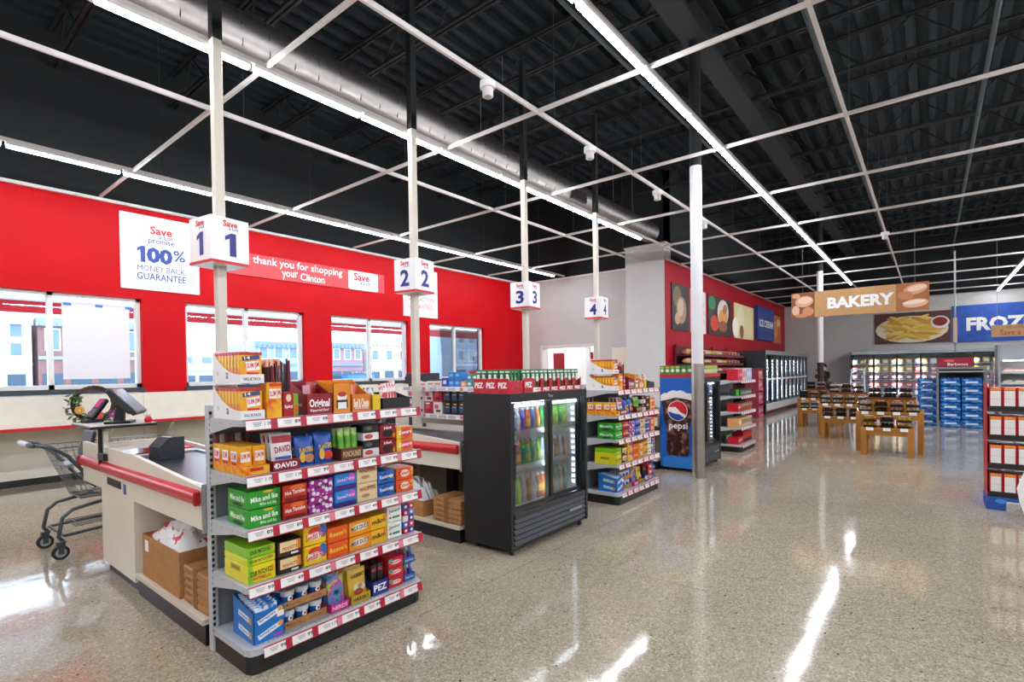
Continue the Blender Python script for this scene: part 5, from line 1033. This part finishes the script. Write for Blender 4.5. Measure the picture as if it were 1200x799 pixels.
# ================================================================== UPRIGHT FREEZERS
FG = mat('3a3f44', .5); SILV = mat('aab0b4', .3, .8)
fk = [MB().box(-.1, .1, -.1, .1, 0, .2, .004).mesh('carton_body', mat(c, .4)) for c in ('c83a34', 'd8a83a', 'e4dcd0', '3a5aa8', '7a9a4a', 'b85a3a', 'd8d8dc', '9a2a3a')]
fprint = MB().box(-.07, .07, -.102, -.1, .05, .15).mesh('print_panel', mat('efe6d8', .4))
def freezer_run(label, x0, y0, rz, n, pw, d, h, ledpow, fill, wh, grp, warm=False):
    t = thing('upright_freezer', label, 'freezer', (x0, y0, 0), rz); L = n*pw+.1
    MB().box(0, .05, 0, d, .06, h).build('end_panel', FG, t); MB().box(L-.05, L, 0, d, .06, h).build('end_panel', FG, t); MB().box(.05, L-.05, d-.05, d, .1, h).build('back_panel', FG, t); MB().box(.05, L-.05, 0, d-.05, h-.12, h).build('canopy', SILV, t)
    MB().box(0, L, -.03, d, .1, .36, .01).build('bumper_base', mat('c5c8ca', .4), t); MB().box(0, L, -.035, -.03, .1, .14).build('red_line', BUMPER, t); MB().box(.02, L-.02, .0, d-.02, 0, .1).build('kick', BLACK, t)
    MB().box(.05, L-.05, .12, d-.06, .36, .38).build('floor_deck', WHITE, t); MB().box(.05, L-.05, d-.07, d-.05, .38, h-.12).build('liner', mat('23272b' if not warm else 'c8ccd0', .5), t)
    zs = [.38, .72, 1.05, 1.38, 1.71]
    for z in zs[1:]: MB().box(.06, L-.06, .18, d-.08, z-.02, z).build('shelf', mat('c9cdd0', .4), t)
    for k in range(n+1):
        x = .05+k*pw; lb = MB()
        for q in range(12): lb.box(x-.03, x+.03, .112, .13, .45+q*.125, .53+q*.125)
        MB().box(x-.025, x+.025, .05, .11, .38, h-.12).build('mullion', SILV, t); lb.build('led_strip', mat('e6f0ff', .4, emit=ledpow), t)
    for k in range(n):
        a, b = .055+k*pw, .045+(k+1)*pw; f = .035
        dr = MB().box(a, a+f, 0, .04, .37, h-.13).box(b-f, b, 0, .04, .37, h-.13).box(a+f, b-f, 0, .04, .37, .37+f).box(a+f, b-f, 0, .04, h-.13-f, h-.13).build('glass_door', mat('23272a', .35, .3), t)
        MB().box(a+f, b-f, .015, .02, .37+f, h-.13-f).build('pane', DGLASS, dr); MB().cyl((b-.06, -.03, .9), (b-.06, -.03, 1.4), .012, n=8).build('handle', SILV, dr)
        MB().box(a+f, b-f, -.004, .0, 1.18, 1.24).build('price_rail', mat('d8dadc', .4), dr) if not warm else None
    ca, sa = math.cos(rz), math.sin(rz)
    for k in range(n):
        for zi, z in enumerate(zs):
            m = max(2, int((pw-.08)/.205))
            for q in range(m):
                if fill == 'sparse' and (k+zi+q) % 3 == 0: continue
                lx = .05+k*pw+.11+q*(pw-.22)/max(1, m-1); ly = .29
                if warm: ci = [2, 0, 7, 1, 1][zi] if (q+k) % 4 else [6, 7, 0, 0, 2][zi]
                else: ci = (k*3+zi+q) % 8
                o = thing('frozen_carton', ['red', 'yellow', 'cream', 'blue', 'green', 'rust red', 'pale grey', 'crimson'][ci]+' frozen food carton '+wh, 'carton', (x0+ca*lx-sa*ly, y0+sa*lx+ca*ly, z+.001), rz, grp+' '+str(ci)); o['group'] = ['red', 'yellow', 'cream', 'blue', 'green', 'rust red', 'pale grey', 'crimson'][ci]+' '+grp
                link('carton_body', fk[ci], o); link('print_panel', fprint, o)
    return t
freezer_run('long run of glass door freezers along the red wall', 19.35, 4.4, 0, 10, .76, 1.1, 2.22, 45, 'sparse', 'in the freezers along the red wall', 'cartons in the red wall freezers')
freezer_run('row of lit glass door freezers against the far wall', 27.2, 2.75, R(-90), 7, .8, 1.05, 2.25, 34, 'full', 'in the far wall freezers', 'cartons in the far wall freezers', True)
# ================================================================== BAKERY TABLES
WD = wood('a5691c', 'c98a2e'); WD2 = mat('a9701f', .5, noise=.12, scale=5)
def table(label, x0, x1, y0, y1, h, leg=.085):
    t = thing('display_table', label, 'table', ((x0+x1)/2, (y0+y1)/2, 0)); a, b = (x1-x0)/2, (y1-y0)/2
    MB().box(-a, a, -b, b, h-.045, h, .006).build('tabletop', WD2, t); MB().box(-a+.02, -a+.05, -b+.02, b-.02, h-.14, h-.045).box(a-.05, a-.02, -b+.02, b-.02, h-.14, h-.045).box(-a+.05, a-.05, -b+.02, -b+.05, h-.14, h-.045).box(-a+.05, a-.05, b-.05, b-.02, h-.14, h-.045).build('apron', WD2, t)
    for sx in (-1, 1):
        for sy in (-1, 1):
            l = MB().box(min(sx*(a-leg), sx*a), max(sx*(a-leg), sx*a), min(sy*(b-leg), sy*b), max(sy*(b-leg), sy*b), 0, h-.045, .004).build('leg', WD2, t)
    return t
cl_tray = MB().prism([(-.09, 0), (.09, 0), (.1, .035), (-.1, .035)], 'x', -.1, .1).mesh('tray', mat('131313', .3)); cl_lid = MB().prism([(-.1, .035), (.1, .035), (.085, .1), (-.085, .1)], 'x', -.1, .1).mesh('clear_lid', CLEAR)
cl_lab = MB().box(-.05, .05, -.04, .04, .1004, .1012).mesh('label_sticker', WHITE)
foods = {}
for n_, c in (('dark chocolate', '2a1812'), ('yellow sponge', 'd8a82a'), ('pale frosted', 'e4c8a8'), ('brown iced', '6a3a22'), ('pink frosted', 'd8a8a0'), ('white iced', 'e8e0d4')):
    b = MB()
    for i in range(3):
        for j in range(2): b.ell((-.06+i*.06, -.04+j*.08, .055), (.03, .036, .03), 8, 5)
    foods[n_] = b.mesh('cakes', mat(c, .5, noise=.1, scale=30), True)
def clam(x, y, z, food, where):
    o = thing('cake_box', 'clear clamshell of %s cakes %s' % (food, where), 'cake box', (x, y, z+.001), R(90), '%s cakes %s' % (food, where)); link('tray', cl_tray, o); link('cakes', foods[food], o); link('clear_lid', cl_lid, o); link('label_sticker', cl_lab, o)
card = MB().box(-.055, .055, -.003, .003, 0, .055).mesh('price_card', WHITE)
def pcard(x, y, z, where):
    o = link('price_card', card, None, (x, y, z-.05), (0, 0, R(-90))); tag(o, 'white price card on %s' % where, 'price card', 'price cards on %s' % where)
def cake_stop(x, y, wh, fr, mid, top, n=4):
    """big table with a low table in front and a raised tier behind"""
    table('large wooden cake table %s' % wh, x+.18, x+1.25, y, y+1.02, .75); table('low wooden cake table tucked %s' % wh, x-.03, x+.17, y+.13, y+.88, .5, .08) if False else table('low wooden cake table %s' % wh, x-.35, x+.17, y+.13, y+.9, .5)
    r = thing('cake_riser', 'wooden riser on the large cake table %s' % wh, 'riser', (x+.9, y+.51, .751)); MB().box(-.3, .3, -.4, .4, .22, .25, .004).build('top_board', mat('6a3a20', .5), r); MB().box(-.28, -.25, -.38, .38, 0, .22).box(.25, .28, -.38, .38, 0, .22).build('side_boards', WD2, r)
    for q in range(3):
        for s in range(2): clam(x-.2, y+.26+q*.25, .5+s*.104, fr[q % len(fr)], 'on the low table '+wh)
        pcard(x-.355, y+.26+q*.25, .5, 'the low table '+wh)
    for q in range(4):
        for s in range(2): clam(x+.31, y+.15+q*.24, .75+s*.104, mid[q % len(mid)], 'on the large table '+wh)
        pcard(x+.175, y+.15+q*.24, .75, 'the large table '+wh)
    for q in range(3):
        for s in range(2): clam(x+.75, y+.27+q*.24, 1.0+.001+s*.104, top[q % len(top)], 'on the riser '+wh)
cake_stop(11.72, .1, 'nearest the red pallet', ['yellow sponge', 'dark chocolate'], ['pale frosted', 'pink frosted', 'dark chocolate'], ['brown iced', 'dark chocolate'])
cake_stop(13.9, 1.05, 'between the other cake tables', ['brown iced', 'dark chocolate'], ['white iced', 'pale frosted', 'white iced'], ['pale frosted', 'brown iced', 'white iced'])
cake_stop(16.25, 1.9, 'closest to the wall freezers', ['pale frosted', 'white iced'], ['dark chocolate', 'brown iced', 'pink frosted'], ['brown iced', 'pink frosted', 'dark chocolate'])
# ================================================================== WATER, SHELF, MEAT CASE
WF = pattern('water_film', [(.3, '123f8a'), (.5, '1c66b8'), (.6, '3a92d8'), (.68, 'a8d4f0')], 6, 'noise', .15, sy=2)
wp_ = MB().box(-.2, .2, -.15, .15, 0, .19, .012)
for i in range(6):
    for j in range(4): wp_.cyl((-.165+i*.066, -.115+j*.077, .188), (-.165+i*.066, -.115+j*.077, .212), .018, .014, 7)
wpm = wp_.mesh('shrink_pack', WF); wcap = MB()
wpl = MB().box(-.12, .12, -.1515, -.15, .07, .12).mesh('label_band', mat('d6e8f4', .3))
def water(x, y, z, wh, lay, rz=R(-90)):
    o = thing('water_pack', 'blue wrapped water bottle pack in the %s layer %s' % (lay, wh), 'water pack', (x, y, z), rz, '%s layer of water packs %s' % (lay, wh)); link('shrink_pack', wpm, o); link('label_band', wpl, o)
LAY = ('lowest', 'second', 'third', 'fourth', 'fifth', 'topmost')
for k in range(6):
    for c in range(2):
        for dd in range(2): water(17.8+dd*.32, -.4-c*.42, .004+k*.213, 'stacked under the grey shelf', LAY[k])
    for dd in range(2): water(18.1+dd*.32, .08, .004+k*.213, 'stacked beside the grey shelf', LAY[k])
t = thing('shelf_bay', 'tall grey shelf bay over the stacked water packs', 'shelf rack', (17.65, -.14, 0)); 
for y in (0.0, -.94): MB().box(0, .05, y-.03, y+.01, 0, 1.56).box(.75, .8, y-.03, y+.01, 0, 1.56).build('post', mat('8a8d90', .4, .4), t)
MB().box(0, .8, -.93, -.03, 1.5, 1.56).build('top_shelf', mat('8a8d90', .4, .4), t); MB().box(.7, .74, -.93, -.03, .1, 1.5).build('back_panel', mat('1a1d20', .6), t); MB().box(0, .02, -.93, -.03, 1.42, 1.46).build('front_rail', mat('a5a8aa', .4, .5), t)
o = thing('bun_box', 'magenta red display box with black top on the grey shelf', 'box', (17.8, -.5, 1.561), R(-90)); MB().box(-.35, .35, -.1, .15, 0, .24, .004).build('carton_body', mat('a3142e', .45), o); MB().prism([(-.33, .24), (.33, .24), (.3, .34), (.1, .36), (-.25, .37)], 'y', -.08, .13).build('black_top', BLACK, o); lettering(o, 'Barbecue', .05, -.102, .07, .4, .07, WHITEINK); decal(o, 'logo_patch', mat('e0707a'), -.12, -.1012, .16, .22, .07, shape='ell')
t = thing('meat_case', 'open grey refrigerated case of packed meat beyond the water', 'cooler', (17.4, -1.3, 0), R(-90)); L = 3.2
MB().prism([(0, 0), (1.0, 0), (1.0, 2.1), (.25, 2.1), (.2, 1.75), (.0, .5)], 'x', 0, .05).build('end_panel', mat('8f9499', .4, .4), t); MB().prism([(0, 0), (1.0, 0), (1.0, 2.1), (.25, 2.1), (.2, 1.75), (.0, .5)], 'x', L-.05, L).build('end_panel', mat('8f9499', .4, .4), t)
MB().box(.05, L-.05, .95, 1.0, 0, 2.1).build('back_panel', mat('d5d8da', .5), t); MB().prism([(.2, 1.72), (1.0, 1.72), (1.0, 2.1), (.25, 2.1)], 'x', .05, L-.05).build('canopy', mat('9a9fa4', .35, .5), t); MB().box(.05, L-.05, 0, .95, 0, .45).build('base', mat('3a3e42', .5), t)
MB().box(.1, L-.1, .26, .3, 1.69, 1.715).build('case_light', mat('fff4f0', .4, emit=9), t)
for z in (.85, 1.15, 1.42): MB().box(.05, L-.05, .32, .95, z-.02, z).box(.05, L-.05, .31, .32, z-.04, z+.02).build('shelf', mat('d8dadc', .4), t)
mk = [MB().box(-.09, .09, -.07, .07, 0, .05, .006).mesh('foam_tray', WHITE)]; mtops = [MB().ell((0, 0, .055), (.075, .055, .03), 8, 5).mesh('meat', mat(c, .35), True) for c in ('d8a090', 'c87a70', 'e4b8a8', 'b8863a')]
for zi, z in enumerate((.451, .851, 1.151, 1.421)):
    for q in range(14):
        o = thing('meat_tray', 'wrapped tray of %s on the %s shelf of the open case' % ('pale meat' if zi != 1 else 'yellow packed meat', ('bottom', 'second', 'third', 'top')[zi]), 'meat tray', (17.4+.45, -1.3-.2-q*.205, z), R(-90), 'meat trays %d in the open case' % zi); o['group'] = 'meat trays on the %s case shelf' % ('bottom', 'second', 'third', 'top')[zi]
        link('foam_tray', mk[0], o); link('meat', mtops[3 if zi == 1 else (q+zi) % 3], o)
# ================================================================== CEREAL PALLET
t = thing('pallet', 'blue plastic pallet under the red cartons', 'pallet', (8.25, -.96, 0)); PB = mat('1a4f9c', .5)
MB().box(-.45, .0, -.48, .48, .1, .14, .004).build('deck', PB, t)
for x in (-.36, -.09):
    for y in (-.4, 0, .4): MB().box(x-.09, x+.09, y-.08, y+.08, 0, .1, .004).build('block', PB, t)
decal(t, 'moulded_mark', mat('4a8ad8', .4), -.451, .36, .1, .1, .05, 'L', 'ell')
RC = mat('b3162a', .4)
cc_b = MB().box(-.055, .055, -.1, .1, 0, .25, .003).mesh('carton_body', RC); cc_w = MB().box(-.043, .043, -.1015, -.1, .02, .215).mesh('white_panel', mat('ece6e2', .5)); cc_o = MB().box(-.045, .045, -.102, -.1, .22, .247).mesh('orange_tab', mat('e8902a', .4)); cc_l = MB().box(-.043, .043, -.1025, -.1015, .125, .128).mesh('panel_line', mat('c8b8b4', .5))
for k in range(4):
    z = .141+k*.315
    o = thing('carton_tray', 'black and red tray, %s of the pallet stack' % ('bottom layer', 'second layer', 'third layer', 'top layer')[k], 'tray', (8.25, -.96, z)); MB().box(-.44, -.0, -.47, .47, 0, .01).box(-.44, -.0, -.47, -.46, .01, .06).box(-.44, -.0, .46, .47, .01, .06).box(-.44, -.43, -.46, .46, .01, .06).box(-.01, 0, -.46, .46, .01, .06).build('tray_walls', mat('1c1416', .5), o); MB().box(-.44, -.0, .47, .474, .0, .31).build('red_side', RC, o)
    for q in range(8):
        for dd in range(2):
            p = thing('cracker_carton', 'red carton with white panel in the %s of the pallet stack' % ('bottom layer', 'second layer', 'third layer', 'top layer')[k], 'carton', (7.925+dd*.21, -.56-q*.114, z+.0105), R(-90), 'red cartons in the %s of the pallet' % ('bottom layer', 'second layer', 'third layer', 'top layer')[k])
            link('carton_body', cc_b, p)
            if dd == 0: link('white_panel', cc_w, p); link('orange_tab', cc_o, p); link('panel_line', cc_l, p)
# floor sign at the aisle edge
t = thing('floor_stand', 'white folded display stand with black foot near the red pallet', 'stand', (5.1, -.575, 0)); MB().box(-.16, .16, -.2, .0, 0, .2, .02).build('foot', BLACK, t)
MB().prism([(.085, .62), (.1, .72), (.06, .85), (-.02, .95), (-.1, .98), (-.14, .4), (.02, .4)], 'x', -.02, .02).build('white_board', mat('efece8', .5), t); MB().box(-.012, .012, -.1, -.06, .2, .42).build('post', MIDG, t); MB().box(-.022, .0, -.1, .05, .64, .7).build('pink_stripe', mat('c8305a', .5), t); MB().box(-.0225, .0, -.1, .05, .6, .64).build('blue_stripe', mat('3a3a9a', .5), t)
# ================================================================== STEP LADDER AND PERSON
t = thing('step_ladder', 'pale blue and white folding step ladder beyond the cake tables', 'ladder', (22, 2.0, 0), R(-90)); LB_ = mat('c9d4e0', .4, .3)
for s in (-1, 1):
    MB().tube([(s*.26, -.35, 0), (s*.18, 0, 1.5)], .025, 8).build('front_rail', LB_, t); MB().tube([(s*.26, .4, 0), (s*.18, .03, 1.48)], .022, 8).build('rear_rail', mat('3a5a8a', .4), t)
for k in range(5): z = .28+k*.26; MB().box(-.24+.01*k, .24-.01*k, -.35+z*.233-.05, -.35+z*.233+.04, z-.02, z, .003).build('step', LB_, t)
MB().box(-.2, .2, -.08, .08, 1.48, 1.53, .008).build('top_cap', mat('dfe6ee', .4), t)
def person(loc, rz):
    t = thing('person', 'person in black clothing with both hands raised beside the far column', 'person', loc, rz)
    J = {'pel': (0, 0, .95, .15, .12), 'sp1': (0, .01, 1.1, .135, .1), 'sp2': (0, .02, 1.28, .16, .115), 'nk': (0, 0, 1.46, .055, .055), 'hd0': (0, -.01, 1.53, .075, .085), 'hd1': (0, -.015, 1.62, .08, .095), 'hd2': (0, -.01, 1.71, .055, .065)}
    for s, n in ((-1, 'l'), (1, 'r')):
        J.update({n+'hip': (s*.095, 0, .9, .09, .095), n+'kn': (s*.105, -.01, .49, .06, .065), n+'ank': (s*.11, .02, .09, .042, .045), n+'toe': (s*.12, -.14, .035, .04, .03),
                  n+'sh': (s*.18, .01, 1.4, .062, .062), n+'el': (s*.25, -.12, 1.17, .046, .046), n+'wr': (s*.13, -.32, 1.36, .03, .03), n+'palm': (s*.1, -.36, 1.42, .034, .02)})
    names = list(J); idx = {n: i for i, n in enumerate(names)}
    E_ = [('pel', 'sp1'), ('sp1', 'sp2'), ('sp2', 'nk'), ('nk', 'hd0'), ('hd0', 'hd1'), ('hd1', 'hd2')]
    for n in 'lr': E_ += [('pel', n+'hip'), (n+'hip', n+'kn'), (n+'kn', n+'ank'), (n+'ank', n+'toe'), ('sp2', n+'sh'), (n+'sh', n+'el'), (n+'el', n+'wr'), (n+'wr', n+'palm')]
    for s, n in ((-1, 'l'), (1, 'r')):
        for f in range(5):
            a = n+'f%d' % f; b = n+'g%d' % f
            if f < 4: J[a] = (s*(.115-.018*f), -.39, 1.455+.006*f, .0095, .0095); J[b] = (s*(.10-.018*f), -.425, 1.475+.006*(2-abs(f-1)), .008, .008)
            else: J[a] = (s*.065, -.355, 1.435, .011, .011); J[b] = (s*.045, -.385, 1.455, .009, .009)
            E_ += [(n+'palm', a), (a, b)]
    names = list(J); idx = {n: i for i, n in enumerate(names)}
    me = bpy.data.meshes.new('body'); me.from_pydata([J[n][:3] for n in names], [(idx[a], idx[b]) for a, b in E_], [])
    o = bpy.data.objects.new('body', me); COL.objects.link(o)
    sk = o.modifiers.new('s', 'SKIN'); sk.use_smooth_shade = True; o.modifiers.new('u', 'SUBSURF').levels = 1
    for n in names: me.skin_vertices[0].data[idx[n]].radius = J[n][3:5]
    me.skin_vertices[0].data[idx['pel']].use_root = True
    dg = bpy.context.evaluated_depsgraph_get(); nm = bpy.data.meshes.new_from_object(o.evaluated_get(dg)); bpy.data.objects.remove(o)
    nm.materials.clear()
    for m in (mat('121214', .7), mat('c99a80', .5), mat('1a1a20', .7), mat('0c0c0c', .5)): nm.materials.append(m)
    for p in nm.polygons:
        c = p.center
        p.material_index = 1 if (c.z > 1.47 and abs(c.x) < .1 and c.y > -.2) or (c.y < -.31) else (3 if c.z < .08 else (2 if c.z < .92 else 0)); p.use_smooth = True
    link('body', nm, t)
    MB().ell((0, .012, 1.655), (.088, .1, .095), 12, 8).build('hair', mat('1c1411', .7), t, True)
    MB().ell((-.03, -.1, 1.63), (.011, .006, .007), 6, 4).ell((.03, -.1, 1.63), (.011, .006, .007), 6, 4).build('eyes', BLACK, t); MB().prism([(-.012, 1.595), (.012, 1.595), (0, 1.63)], 'y', -.122, -.095).build('nose', mat('c99a80', .5), t); MB().box(-.022, .022, -.104, -.095, 1.565, 1.572).build('mouth', mat('9a5a50', .5), t)
    o = thing('phone', 'dark phone held up by the person beside the far column', 'phone', (0, 0, 0)); c, s_ = math.cos(rz), math.sin(rz); o.location = (loc[0]+s_*.43, loc[1]-c*.43, 1.44); o.rotation_euler = (0, 0, rz); MB().box(-.075, .075, -.005, .004, 0, .075, .004).build('case', BLACK, o)
person((23.6, 3.25, 0), R(-115))
